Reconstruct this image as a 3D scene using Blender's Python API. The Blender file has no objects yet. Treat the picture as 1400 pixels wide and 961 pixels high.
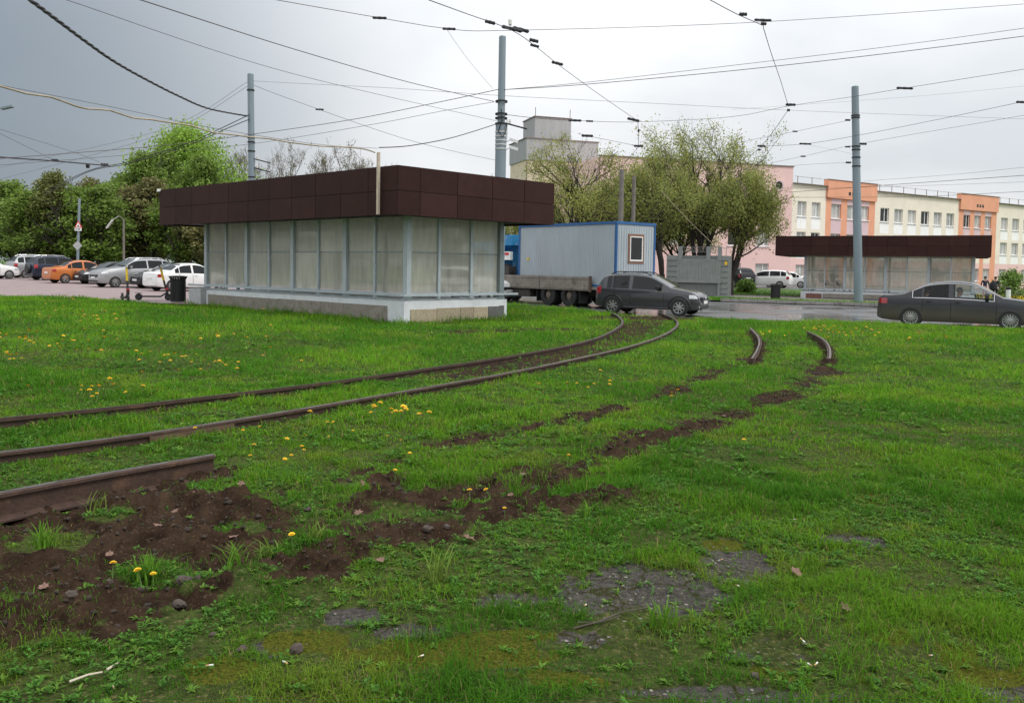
import bpy, bmesh, math, random
import numpy as np
from mathutils import Vector, Matrix

# ------------------------------------------------------------------ camera, sky, sun, exposure
SC = bpy.context.scene
COL = SC.collection
CAM_Z, FOCAL, PITCH, ROLL, PPY = 1.6, 30.0, math.radians(2.7), math.radians(0.9), 420.5
cam_data = bpy.data.cameras.new('camera')
cam = bpy.data.objects.new('camera', cam_data)
COL.objects.link(cam)
cam_data.lens = FOCAL
cam_data.sensor_width = 36.0
cam_data.shift_y = -(480.5 - PPY) / 1400.0
cam_data.clip_start, cam_data.clip_end = 0.05, 3000
CAM_ROT = Matrix.Rotation(math.pi / 2 - PITCH, 4, 'X') @ Matrix.Rotation(ROLL, 4, 'Z')
cam.matrix_world = Matrix.Translation((0, 0, CAM_Z)) @ CAM_ROT
SC.camera = cam
SUN_EL, SUN_AZ = math.radians(52), math.radians(112)      # azimuth clockwise from +Y (light from the right, slightly behind)

world = bpy.data.worlds.new('World'); SC.world = world
world.use_nodes = True
wn, wl = world.node_tree.nodes, world.node_tree.links
wn.clear()
def wnode(t, **k):
    n = wn.new(t)
    for a, b in k.items(): setattr(n, a, b)
    return n
def wmath(op, a, b=None, c=None):
    n = wnode('ShaderNodeMath', operation=op)
    for i, s in enumerate((a, b, c)):
        if s is None: continue
        if isinstance(s, (int, float)): n.inputs[i].default_value = s
        else: wl.new(s, n.inputs[i])
    return n.outputs[0]
out = wnode('ShaderNodeOutputWorld')
tc = wnode('ShaderNodeTexCoord')
sep = wnode('ShaderNodeSeparateXYZ'); wl.new(tc.outputs['Generated'], sep.inputs[0])
# cloud deck: noise on the direction projected to a flat layer
den = wmath('ADD', wmath('MAXIMUM', sep.outputs[2], 0.0), 0.16)
comb = wnode('ShaderNodeCombineXYZ')
wl.new(wmath('DIVIDE', sep.outputs[0], den), comb.inputs[0])
wl.new(wmath('DIVIDE', sep.outputs[1], den), comb.inputs[1])
nz = wnode('ShaderNodeTexNoise'); nz.inputs['Scale'].default_value = 0.55; nz.inputs['Detail'].default_value = 6.0
nz.inputs['Roughness'].default_value = 0.52; nz.inputs['Distortion'].default_value = 0.3
wl.new(comb.outputs[0], nz.inputs['Vector'])
# rain cloud standing to the left
dotn = wnode('ShaderNodeVectorMath', operation='DOT_PRODUCT')
wl.new(tc.outputs['Generated'], dotn.inputs[0])
dv = Vector((-0.66, 0.74, 0.155)).normalized(); dotn.inputs[1].default_value = dv
wob = wmath('ADD', dotn.outputs['Value'], wmath('MULTIPLY', wmath('SUBTRACT', nz.outputs['Fac'], 0.5), 0.10))
mr = wnode('ShaderNodeMapRange', interpolation_type='SMOOTHSTEP')
mr.inputs['From Min'].default_value = 0.80; mr.inputs['From Max'].default_value = 1.01
wl.new(wob, mr.inputs['Value'])
mr2 = wnode('ShaderNodeMapRange', interpolation_type='SMOOTHSTEP')
mr2.inputs['From Min'].default_value = 0.34; mr2.inputs['From Max'].default_value = 0.66
wl.new(nz.outputs['Fac'], mr2.inputs['Value'])
deck = wnode('ShaderNodeMixRGB'); deck.inputs[1].default_value = (0.73, 0.765, 0.80, 1); deck.inputs[2].default_value = (0.99, 1.0, 1.01, 1)
wl.new(mr2.outputs[0], deck.inputs[0])
dark = wnode('ShaderNodeMixRGB'); dark.inputs[2].default_value = (0.215, 0.26, 0.305, 1)
wl.new(deck.outputs[0], dark.inputs[1])
wl.new(wmath('MULTIPLY', mr.outputs[0], 0.95), dark.inputs[0])
# overcast luminance: brighter towards the zenith
zc = wmath('MAXIMUM', sep.outputs[2], 0.0); cie = wmath('ADD', wmath('MULTIPLY', zc, wmath('ADD', wmath('MULTIPLY', zc, 1.25), 0.55)), 0.82)
bgc = wnode('ShaderNodeBackground'); wl.new(dark.outputs[0], bgc.inputs[0]); wl.new(cie, bgc.inputs[1])
sky = wnode('ShaderNodeTexSky', sky_type='NISHITA'); sky.sun_disc = False
sky.sun_elevation = SUN_EL; sky.sun_rotation = SUN_AZ
bgs = wnode('ShaderNodeBackground'); wl.new(sky.outputs[0], bgs.inputs[0]); bgs.inputs[1].default_value = 0.1
mixs = wnode('ShaderNodeMixShader'); mixs.inputs[0].default_value = 0.93
wl.new(bgs.outputs[0], mixs.inputs[1]); wl.new(bgc.outputs[0], mixs.inputs[2]); wl.new(mixs.outputs[0], out.inputs[0])

sun_data = bpy.data.lights.new('sun', 'SUN'); sun_data.energy = 1.5; sun_data.angle = math.radians(14); sun_data.color = (1, 0.965, 0.91)
sun = bpy.data.objects.new('sun', sun_data); COL.objects.link(sun)
sd = Vector((math.sin(SUN_AZ) * math.cos(SUN_EL), math.cos(SUN_AZ) * math.cos(SUN_EL), math.sin(SUN_EL)))
sun.rotation_euler = (-sd).to_track_quat('-Z', 'Y').to_euler(); sun.location = sd * 60
SC.view_settings.view_transform = 'Standard'; SC.view_settings.look = 'None'
SC.view_settings.exposure = 0.16; SC.view_settings.gamma = 1.0
SC.render.engine = 'CYCLES'
try:
    SC.cycles.max_bounces = 8; SC.cycles.transparent_max_bounces = 16; SC.cycles.use_denoising = True
except Exception: pass

# ------------------------------------------------------------------ helpers
rng = random.Random(7)
TILT = -0.007                                            # the whole site falls gently to the right
def gz(x): return TILT * x
FPX = FOCAL / 36.0 * 1400
def _ray(px, py): return CAM_ROT.to_3x3() @ Vector(((px - 700) / FPX, -(py - PPY) / FPX, -1))
def survey(px, py, h=0.0):
    """ground point measured in the photograph (h = height above the ground plane)"""
    d = _ray(px, py); s = (h - CAM_Z) / (d.z - TILT * d.x)
    return Vector((0, 0, CAM_Z)) + d * s
def at(px, py, Y):
    d = _ray(px, py); return Vector((0, 0, CAM_Z)) + d * (Y / d.y)

class MB:
    def __init__(s): s.v = []; s.f = []; s.mi = []
    def add(s, vs, fs, m=0):
        o = len(s.v); s.v.extend([tuple(p) for p in vs])
        for f in fs: s.f.append(tuple(o + i for i in f)); s.mi.append(m)
        return s
    def box(s, c, d, rz=0, m=0, M=None):
        hx, hy, hz = d[0] / 2, d[1] / 2, d[2] / 2
        T = Matrix.Translation(c) @ Matrix.Rotation(rz, 4, 'Z') if M is None else M @ Matrix.Translation(c)
        vs = [T @ Vector((x, y, z)) for x in (-hx, hx) for y in (-hy, hy) for z in (-hz, hz)]
        return s.add(vs, [(0, 1, 3, 2), (4, 6, 7, 5), (0, 4, 5, 1), (2, 3, 7, 6), (0, 2, 6, 4), (1, 5, 7, 3)], m)
    def boxb(s, a, b, m=0):
        return s.box(((a[0] + b[0]) / 2, (a[1] + b[1]) / 2, (a[2] + b[2]) / 2), (abs(b[0] - a[0]), abs(b[1] - a[1]), abs(b[2] - a[2])), m=m)
    def bar(s, p0, p1, w, h, m=0, up=(0, 0, 1)):
        p0, p1 = Vector(p0), Vector(p1); d = (p1 - p0); L = d.length; d.normalize()
        u = Vector(up)
        if abs(d.dot(u)) > .98: u = Vector((0, 1, 0))
        sd_ = d.cross(u).normalized(); u = sd_.cross(d)
        vs = []
        for q in (p0, p1):
            for a, b in ((-1, -1), (1, -1), (1, 1), (-1, 1)): vs.append(q + sd_ * (a * w / 2) + u * (b * h / 2))
        return s.add(vs, [(3, 2, 1, 0), (4, 5, 6, 7), (0, 1, 5, 4), (1, 2, 6, 5), (2, 3, 7, 6), (3, 0, 4, 7)], m)
    def tube(s, pts, rad, n=6, m=0, cap=True):
        pts = [Vector(p) for p in pts]
        if not hasattr(rad, '__len__'): rad = [rad] * len(pts)
        vs = []; fs = []; ref = None
        for i, p in enumerate(pts):
            d = (pts[min(i + 1, len(pts) - 1)] - pts[max(i - 1, 0)])
            if d.length < 1e-9: d = Vector((0, 0, 1))
            d.normalize()
            if ref is None: ref = Vector((1, 0, 0)) if abs(d.x) < .9 else Vector((0, 1, 0))
            a = (ref - d * ref.dot(d)).normalized(); ref = a; b = d.cross(a)
            for k in range(n):
                t = 2 * math.pi * k / n; vs.append(p + (a * math.cos(t) + b * math.sin(t)) * rad[i])
        for i in range(len(pts) - 1):
            for k in range(n):
                fs.append((i * n + k, i * n + (k + 1) % n, (i + 1) * n + (k + 1) % n, (i + 1) * n + k))
        if cap: fs.append(tuple(range(n - 1, -1, -1))); fs.append(tuple((len(pts) - 1) * n + k for k in range(n)))
        return s.add(vs, fs, m)
    def lathe(s, prof, n=24, axis='Z', c=(0, 0, 0), m=0, closed=False):
        vs = []; fs = []; c = Vector(c)
        for r, h in prof:
            for k in range(n):
                t = 2 * math.pi * k / n
                p = (r * math.cos(t), r * math.sin(t), h)
                if axis == 'Y': p = (p[0], p[2], p[1])
                if axis == 'X': p = (p[2], p[0], p[1])
                vs.append(c + Vector(p))
        N = len(prof)
        for i in range(N if closed else N - 1):
            for k in range(n):
                j = (i + 1) % N
                fs.append((i * n + k, i * n + (k + 1) % n, j * n + (k + 1) % n, j * n + k))
        if not closed:
            if prof[0][0] > 1e-6: fs.append(tuple(range(n - 1, -1, -1)))
            if prof[-1][0] > 1e-6: fs.append(tuple((N - 1) * n + k for k in range(n)))
        return s.add(vs, fs, m)
    def prism(s, poly, y0, y1, m=0):
        """polygon in x,z extruded along y"""
        n = len(poly)
        vs = [(x, y0, z) for x, z in poly] + [(x, y1, z) for x, z in poly]
        fs = [tuple(range(n)), tuple(range(2 * n - 1, n - 1, -1))] + [(i, i + n, (i + 1) % n + n, (i + 1) % n) for i in range(n)]
        return s.add(vs, fs, m)
    def mesh(s, name, mats, smooth=False):
        me = bpy.data.meshes.new(name); me.from_pydata(s.v, [], s.f)
        for m in (mats if isinstance(mats, (list, tuple)) else [mats]): me.materials.append(m)
        if any(s.mi): me.polygons.foreach_set('material_index', s.mi)
        if smooth:
            me.polygons.foreach_set('use_smooth', [True] * len(me.polygons))
            try: me.set_sharp_from_angle(angle=math.radians(smooth if smooth is not True else 40))
            except Exception: pass
        me.update(); return me
    def build(s, name, mats, parent=None, loc=(0, 0, 0), rz=0, smooth=False):
        return link(name, s.mesh(name, mats, smooth), parent, loc, rz)
def link(name, me, parent=None, loc=(0, 0, 0), rz=0):
    o = bpy.data.objects.new(name, me); COL.objects.link(o); o.parent = parent
    o.location = loc; o.rotation_euler = (0, 0, rz); return o
def empty(name, loc=(0, 0, 0), rz=0):
    o = link(name, None, None, loc, rz); o.empty_display_size = .2; return o
def tag(o, label=None, cat=None, group=None, kind=None):
    for k, v in (('label', label), ('category', cat), ('group', group), ('kind', kind)):
        if v: o[k] = v
    return o
def structure(o): o['kind'] = 'structure'; return o
def copy_tree(o, parent=None):
    c = o.copy(); COL.objects.link(c); c.parent = parent
    for ch in list(o.children): copy_tree(ch, c)
    return c
def boolean(me, cutter_me, transfer=True):
    a = bpy.data.objects.new('tmp_a', me); b = bpy.data.objects.new('tmp_b', cutter_me)
    COL.objects.link(a); COL.objects.link(b)
    m = a.modifiers.new('b', 'BOOLEAN'); m.operation = 'DIFFERENCE'; m.object = b; m.solver = 'EXACT'
    if transfer:
        try: m.material_mode = 'TRANSFER'
        except Exception: pass
    dg = bpy.context.evaluated_depsgraph_get(); dg.update()
    r = bpy.data.meshes.new_from_object(a.evaluated_get(dg))
    bpy.data.objects.remove(a); bpy.data.objects.remove(b)
    return r

# ------------------------------------------------------------------ materials
MATS = {}
def mat(name, col, rough=.6, metal=0.0, var=.12, scale=4.0, bump=0.0, bscale=40.0, coat=0.0, spec=.5, attr=None, trans=0.0,
        col2=None, stretch=None, grime=None, orand=0, dust=None):
    """principled with two octaves of colour variation, optional relief, optional stain colour"""
    if name in MATS: return MATS[name]
    m = bpy.data.materials.new(name); m.use_nodes = True; MATS[name] = m
    N, L = m.node_tree.nodes, m.node_tree.links
    b = N['Principled BSDF']
    b.inputs['Roughness'].default_value = rough; b.inputs['Metallic'].default_value = metal
    b.inputs['Specular IOR Level'].default_value = spec
    if coat: b.inputs['Coat Weight'].default_value = coat; b.inputs['Coat Roughness'].default_value = .06
    tc_ = N.new('ShaderNodeTexCoord'); mp = N.new('ShaderNodeMapping'); L.new(tc_.outputs['Object'], mp.inputs[0])
    if stretch: mp.inputs['Scale'].default_value = stretch
    n1 = N.new('ShaderNodeTexNoise'); n1.inputs['Scale'].default_value = scale; n1.inputs['Detail'].default_value = 6; n1.inputs['Roughness'].default_value = .62
    L.new(mp.outputs[0], n1.inputs['Vector'])
    ramp = N.new('ShaderNodeMapRange'); ramp.inputs['From Min'].default_value = .3; ramp.inputs['From Max'].default_value = .7
    L.new(n1.outputs['Fac'], ramp.inputs['Value'])
    mx = N.new('ShaderNodeMixRGB')
    c = Vector(col)
    mx.inputs[1].default_value = (*(c * (1 - var)), 1)
    mx.inputs[2].default_value = (*(Vector(col2) if col2 else c * (1 + var)), 1)
    L.new(ramp.outputs[0], mx.inputs[0]); cout = mx.outputs[0]
    if grime:
        n3 = N.new('ShaderNodeTexNoise'); n3.inputs['Scale'].default_value = grime[1]; n3.inputs['Detail'].default_value = 8; n3.inputs['Roughness'].default_value = .7
        L.new(mp.outputs[0], n3.inputs['Vector'])
        r3 = N.new('ShaderNodeMapRange'); r3.inputs['From Min'].default_value = grime[2]; r3.inputs['From Max'].default_value = grime[2] + .14
        L.new(n3.outputs['Fac'], r3.inputs['Value'])
        m3 = N.new('ShaderNodeMixRGB'); m3.inputs[2].default_value = (*grime[0], 1); L.new(cout, m3.inputs[1]); L.new(r3.outputs[0], m3.inputs[0]); cout = m3.outputs[0]
    if attr:
        at_ = N.new('ShaderNodeAttribute'); at_.attribute_name = attr
        mm = N.new('ShaderNodeMixRGB'); mm.blend_type = 'MULTIPLY'; mm.inputs[0].default_value = 1
        L.new(cout, mm.inputs[1]); L.new(at_.outputs['Color'], mm.inputs[2]); cout = mm.outputs[0]
    if dust:                                              # road dust settled on the lower panels
        sx_ = N.new('ShaderNodeSeparateXYZ'); L.new(tc_.outputs['Object'], sx_.inputs[0]); ad_ = N.new('ShaderNodeMath'); ad_.operation = 'MULTIPLY_ADD'; L.new(n1.outputs['Fac'], ad_.inputs[0]); ad_.inputs[1].default_value = .35; L.new(sx_.outputs[2], ad_.inputs[2])
        r6 = N.new('ShaderNodeMapRange'); r6.inputs['From Min'].default_value = dust[1]; r6.inputs['From Max'].default_value = dust[1] - .35; r6.inputs['To Max'].default_value = dust[2]; L.new(ad_.outputs[0], r6.inputs['Value'])
        m6 = N.new('ShaderNodeMixRGB'); m6.inputs[2].default_value = (*dust[0], 1); L.new(cout, m6.inputs[1]); L.new(r6.outputs[0], m6.inputs[0]); cout = m6.outputs[0]
    if orand:
        oi = N.new('ShaderNodeObjectInfo'); r5 = N.new('ShaderNodeMapRange'); r5.inputs['To Min'].default_value = 1 - orand; r5.inputs['To Max'].default_value = 1 + orand; L.new(oi.outputs['Random'], r5.inputs['Value'])
        m5 = N.new('ShaderNodeVectorMath'); m5.operation = 'SCALE'; L.new(cout, m5.inputs[0]); L.new(r5.outputs[0], m5.inputs['Scale']); cout = m5.outputs[0]
    L.new(cout, b.inputs['Base Color'])
    if bump:
        n2 = N.new('ShaderNodeTexNoise'); n2.inputs['Scale'].default_value = bscale; n2.inputs['Detail'].default_value = 4
        L.new(mp.outputs[0], n2.inputs['Vector'])
        bp = N.new('ShaderNodeBump'); bp.inputs['Strength'].default_value = bump; bp.inputs['Distance'].default_value = .02
        L.new(n2.outputs['Fac'], bp.inputs['Height']); L.new(bp.outputs[0], b.inputs['Normal'])
    if trans:
        t = N.new('ShaderNodeBsdfTranslucent'); L.new(cout, t.inputs[0])
        ms = N.new('ShaderNodeMixShader'); ms.inputs[0].default_value = trans
        o = N['Material Output']; L.new(b.outputs[0], ms.inputs[1]); L.new(t.outputs[0], ms.inputs[2]); L.new(ms.outputs[0], o.inputs[0])
    return m
def glass_mat(name, tint, rough, weight):
    """glazing: part clear transmission, part glossy"""
    if name in MATS: return MATS[name]
    m = bpy.data.materials.new(name); m.use_nodes = True; MATS[name] = m
    b = m.node_tree.nodes['Principled BSDF']
    b.inputs['Base Color'].default_value = (*tint, 1); b.inputs['Roughness'].default_value = rough
    b.inputs['Transmission Weight'].default_value = weight; b.inputs['IOR'].default_value = 1.2
    return m

# ------------------------------------------------------------------ numpy noise
def _hash(ix, iy, seed):
    h = (ix.astype(np.int64) * 374761393 + iy.astype(np.int64) * 668265263 + seed * 982451653) & 0x7fffffff
    h = ((h ^ (h >> 13)) * 1274126177) & 0x7fffffff
    return ((h ^ (h >> 16)) & 0xffff) / 65535.0
def vnoise(x, y, seed=0):
    ix, iy = np.floor(x), np.floor(y); fx, fy = x - ix, y - iy
    fx = fx * fx * (3 - 2 * fx); fy = fy * fy * (3 - 2 * fy)
    a = _hash(ix, iy, seed); b = _hash(ix + 1, iy, seed); c = _hash(ix, iy + 1, seed); d = _hash(ix + 1, iy + 1, seed)
    return a + (b - a) * fx + (c - a) * fy + (a - b - c + d) * fx * fy
def fbm(x, y, seed=0, oct=4):
    r = np.zeros_like(x, dtype=float); amp = .5; tot = 0
    for o in range(oct):
        r += amp * vnoise(x, y, seed + o * 17); tot += amp; amp *= .55; x = x * 2.03 + 11.3; y = y * 2.03 - 7.1
    return r / tot
def sstep(a, b, x):
    t = np.clip((x - a) / (b - a), 0, 1); return t * t * (3 - 2 * t)
def dist_poly(x, y, pts):
    d = np.full(x.shape, 1e9)
    for (x0, y0), (x1, y1) in zip(pts[:-1], pts[1:]):
        dx, dy = x1 - x0, y1 - y0; t = np.clip(((x - x0) * dx + (y - y0) * dy) / (dx * dx + dy * dy), 0, 1)
        d = np.minimum(d, np.hypot(x - x0 - t * dx, y - y0 - t * dy))
    return d
def in_poly(x, y, pts):
    r = np.zeros(x.shape, bool); n = len(pts)
    for i in range(n):
        x0, y0 = pts[i]; x1, y1 = pts[(i + 1) % n]
        c = ((y0 > y) != (y1 > y))
        xi = (x1 - x0) * (y - y0) / (y1 - y0 + 1e-12) + x0
        r ^= c & (x < xi)
    return r
def np_mesh(name, verts, faces_flat, nper, mats, cols=None, smooth=False):
    """verts (n,3); faces_flat: list of (array (m,k)) of equal or mixed k"""
    me = bpy.data.meshes.new(name)
    me.vertices.add(len(verts)); me.vertices.foreach_set('co', np.asarray(verts, dtype=np.float32).ravel())
    loops = np.concatenate([a.ravel() for a in faces_flat]).astype(np.int32)
    sizes = np.concatenate([np.full(len(a), a.shape[1], dtype=np.int32) for a in faces_flat])
    starts = np.concatenate([[0], np.cumsum(sizes)[:-1]]).astype(np.int32)
    me.loops.add(len(loops)); me.loops.foreach_set('vertex_index', loops)
    me.polygons.add(len(sizes)); me.polygons.foreach_set('loop_start', starts)
    try: me.polygons.foreach_set('loop_total', sizes)
    except Exception: pass
    if smooth: me.polygons.foreach_set('use_smooth', np.ones(len(sizes), dtype=bool))
    for m in (mats if isinstance(mats, (list, tuple)) else [mats]): me.materials.append(m)
    if cols:
        for nm, c in cols.items():
            a = me.color_attributes.new(nm, 'FLOAT_COLOR', 'POINT')
            c4 = np.ones((len(verts), 4), dtype=np.float32); c4[:, :3] = c
            a.data.foreach_set('color', c4.ravel())
    me.update(); me.validate()
    return me
# ------------------------------------------------------------------ ground, road, plaza
def sheet(name, poly, h, m, sub=None):
    b = MB(); b.add([(x, y, gz(x) + h) for x, y in poly], [tuple(range(len(poly)))])
    return structure(b.build(name, m))
m_earth = mat('far ground grass', (.060, .105, .022), .95, var=.35, scale=.12, bump=.5, bscale=3)
m_asph = None
def asphalt_mat():
    m = mat('wet asphalt', (.080, .078, .080), .5, var=.22, scale=1.2, bump=.05, bscale=90)
    N, L = m.node_tree.nodes, m.node_tree.links; b = N['Principled BSDF']
    tc_ = N.new('ShaderNodeTexCoord'); n = N.new('ShaderNodeTexNoise'); n.inputs['Scale'].default_value = .28; n.inputs['Detail'].default_value = 5
    mp = N.new('ShaderNodeMapping'); mp.inputs['Scale'].default_value = (1, 1.6, 1); L.new(tc_.outputs['Object'], mp.inputs[0]); L.new(mp.outputs[0], n.inputs['Vector'])
    r = N.new('ShaderNodeMapRange'); r.inputs['From Min'].default_value = .42; r.inputs['From Max'].default_value = .60
    r.inputs['To Min'].default_value = .08; r.inputs['To Max'].default_value = .50
    L.new(n.outputs['Fac'], r.inputs['Value']); L.new(r.outputs[0], b.inputs['Roughness'])
    return m
m_asph = asphalt_mat()
m_plaza = mat('reddish plaza paving', (.225, .165, .16), .62, var=.16, scale=1.3, bump=.15, bscale=60, grime=((.13, .10, .10), .5, .58))
m_path = mat('dusty footway', (.21, .185, .16), .8, var=.2, scale=2, bump=.2, bscale=50)
m_lawnfar = mat('far lawn', (.060, .115, .018), .95, var=.35, scale=.9, bump=.9, bscale=14)
m_kerb = mat('kerb stone', (.24, .23, .215), .85, var=.25, scale=5, bump=.4, bscale=40, grime=((.10, .09, .08), 2.5, .52))

big = MB()
gx = [-1500, -200, -60, 0, 60, 200, 1500]; gy = [-60, 0, 60, 140, 400, 2500]
for yy in gy:
    for xx in gx: big.v.append((xx, yy, max(-.6, min(.6, gz(xx))) - .12))
for j in range(len(gy) - 1):
    for i in range(len(gx) - 1):
        a = j * len(gx) + i; big.f.append((a, a + 1, a + 1 + len(gx), a + len(gx))); big.mi.append(0)
structure(big.build('ground', m_earth))
KD = Vector((.96, -.28)).normalized()
kerb0 = survey(985, 411)
def kp(s, off=0): return (kerb0.x + KD.x * s - KD.y * off, kerb0.y + KD.y * s + KD.x * off)     # along the far kerb, off = beyond it
sheet('road', [(-5.9, 32.6), (-1.2, 32.6), (2.7, 27.2), (6, 25), (13, 22.5), (40, 12), (75, 2), (75, 34), kp(40), kp(0), (11, 56), (10, 66), (-6, 66)], -.075, m_asph)
sheet('plaza', [(-75, 31)] + [(survey(a, b).x, survey(a, b).y - .45) for a, b in ((-60, 405), (60, 406), (160, 409), (272, 413))] + [(-6, 31.5), (-6.02, 66), (-75, 72)], -.07, m_plaza)
sheet('footway', [kp(1.5, 4.6), kp(40, 4.6), kp(40, 18), kp(-3, 16), (10.2, 66.1), (10.2, 56.5)], -.066, m_path)
verge = sheet('grass_verge', [kp(-.5, .16), kp(40, .16), kp(40, 4.55), kp(-1, 4.4)], .02, m_lawnfar)
sheet('park_lawn', [(29.6, 66), (36, 58), (70, 40), (70, 90), (40, 84)], -.03, m_lawnfar)
sheet('grass_knoll', [(12.6, 64.5), (19.5, 64), (20.5, 69), (12.8, 70)], .0, m_lawnfar)
sheet('park_path', [(33, 65), (70, 50), (70, 51.3), (33.4, 66.3)], -.02, m_path)
kerb_root = structure(empty('kerb', (*kp(0), 0)))
for i in range(26):
    a, c = kp(i * 1.0 + .01), kp(i * 1.0 + .985)
    b = MB().bar(Vector((a[0] - kp(0)[0], a[1] - kp(0)[1], gz(a[0]) + .05 + rng.uniform(-.012, .012))), Vector((c[0] - kp(0)[0], c[1] - kp(0)[1], gz(c[0]) + .05 + rng.uniform(-.012, .012))), .18, .17)
    b.build('kerb_stone', m_kerb, kerb_root)

# ---- lawn sheet with rail trenches, torn-up soil, old asphalt and moss
PX = lambda L: [tuple(survey(*p))[:2] for p in L]
trench_in = PX([(1026, 492), (985, 512), (920, 540), (840, 560), (760, 582), (680, 598), (600, 615), (520, 642), (430, 668), (300, 700)])
trench_out = PX([(1131, 492), (1118, 515), (1095, 535), (1040, 556), (980, 578), (900, 600), (820, 630), (740, 655), (640, 684), (540, 690), (470, 700)])
soil_poly = PX([(-150, 705), (0, 690), (150, 672), (300, 652), (345, 668), (430, 690), (505, 684), (520, 660), (640, 655), (770, 640), (800, 660), (880, 672), (885, 695), (800, 708), (690, 722), (600, 722), (560, 760), (470, 790), (380, 800), (300, 835), (190, 860), (60, 872), (-150, 880)])
soil_ridge = PX([(-60, 862), (60, 850), (180, 838), (280, 812), (370, 790), (440, 772), (520, 745), (600, 735)])
soil_ridge2 = PX([(510, 690), (600, 680), (700, 665), (770, 655)])
soil_ridge3 = PX([(650, 712), (720, 700), (800, 695), (875, 685)])
bed_strip = PX([(640, 455), (740, 452), (830, 452)])
bed2 = PX([(620, 520), (720, 498), (800, 478), (860, 458), (885, 440)])
def ell(px, py, rx, ry):
    c = survey(px, py); dx = (survey(px + rx, py) - c).length; dy = (survey(px, py - ry) - survey(px, py + ry)).length / 2
    return (c.x, c.y, dx, dy)
grass_isles = [ell(*e) for e in [(215, 783, 70, 16), (70, 742, 62, 20), (330, 725, 45, 10), (480, 715, 40, 14), (430, 742, 45, 14), (640, 690, 34, 10), (700, 672, 30, 9), (600, 715, 35, 9), (530, 770, 30, 14), (150, 705, 40, 9), (380, 762, 40, 9)]]
asph_ells = [ell(*e) for e in [(880, 822, 125, 40), (1000, 770, 60, 26), (1050, 905, 70, 16), (800, 880, 45, 12), (700, 826, 50, 11), (480, 846, 38, 11), (560, 866, 55, 12), (380, 888, 40, 13), (1060, 890, 40, 12), (1140, 895, 20, 7), (1165, 742, 40, 8), (980, 862, 34, 12), (690, 915, 30, 9), (960, 956, 150, 12), (1375, 952, 60, 22)]]
moss_ells = [ell(*e) for e in [(1050, 868, 130, 44), (880, 875, 95, 34), (900, 905, 90, 26), (1090, 925, 95, 20), (560, 905, 120, 26), (985, 752, 45, 9), (1230, 690, 60, 14), (420, 880, 70, 20), (1200, 905, 60, 20), (310, 920, 60, 18), (1260, 885, 80, 26), (1160, 935, 100, 22), (1330, 915, 70, 24), (700, 890, 90, 24), (780, 940, 90, 16)]]
def elld(x, y, es):
    r = np.full(x.shape, 9.0)
    for cx, cy, a, b in es: r = np.minimum(r, np.hypot((x - cx) / a, (y - cy) / b))
    return r
RAILS_A = [survey(px, py, .11) for px, py in [(-260, 597), (0, 573), (150, 558), (300, 541), (450, 523), (600, 502), (700, 487), (785, 471), (825, 459), (848, 446), (851, 439), (845, 432), (836, 428)]]
RAILS_B = [survey(px, py, .11) for px, py in [(-260, 646), (0, 619), (150, 600), (300, 578), (450, 553), (600, 527), (700, 509), (800, 488), (860, 474), (900, 461), (922, 449), (926, 441), (920, 435), (905, 429)]]
RAIL_C = [survey(px, py, .13) for px, py in [(-330, 742), (-150, 712), (0, 680), (150, 652), (291, 627)]]
def smooth_line(P, step=.25):
    P = [Vector(p) for p in P]; outp = []
    for i in range(len(P) - 1):
        p0, p1, p2, p3 = P[max(i - 1, 0)], P[i], P[i + 1], P[min(i + 2, len(P) - 1)]
        n = max(2, int((p2 - p1).length / step))
        for k in range(n):
            t = k / n
            outp.append(.5 * ((2 * p1) + (p2 - p0) * t + (2 * p0 - 5 * p1 + 4 * p2 - p3) * t * t + (3 * p1 - p0 - 3 * p2 + p3) * t ** 3))
    outp.append(P[-1]); return outp
RA, RB, RC = smooth_line(RAILS_A), smooth_line(RAILS_B), smooth_line(RAIL_C)
RD = smooth_line([survey(px, py, .10) for px, py in [(1029, 493), (1036, 481), (1039, 470), (1036, 461), (1026, 450)]])
RE = smooth_line([survey(px, py, .10) for px, py in [(1133, 493), (1134, 484), (1131, 473), (1122, 464), (1104, 455)]])
xy = lambda L: [(p[0], p[1]) for p in L]
KF0 = survey(553, 437); KFOOT = [(KF0.x - .743 * 13, KF0.y + .669 * 13), (KF0.x, KF0.y), (KF0.x + .707 * 4, KF0.y + .707 * 4)]
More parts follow.
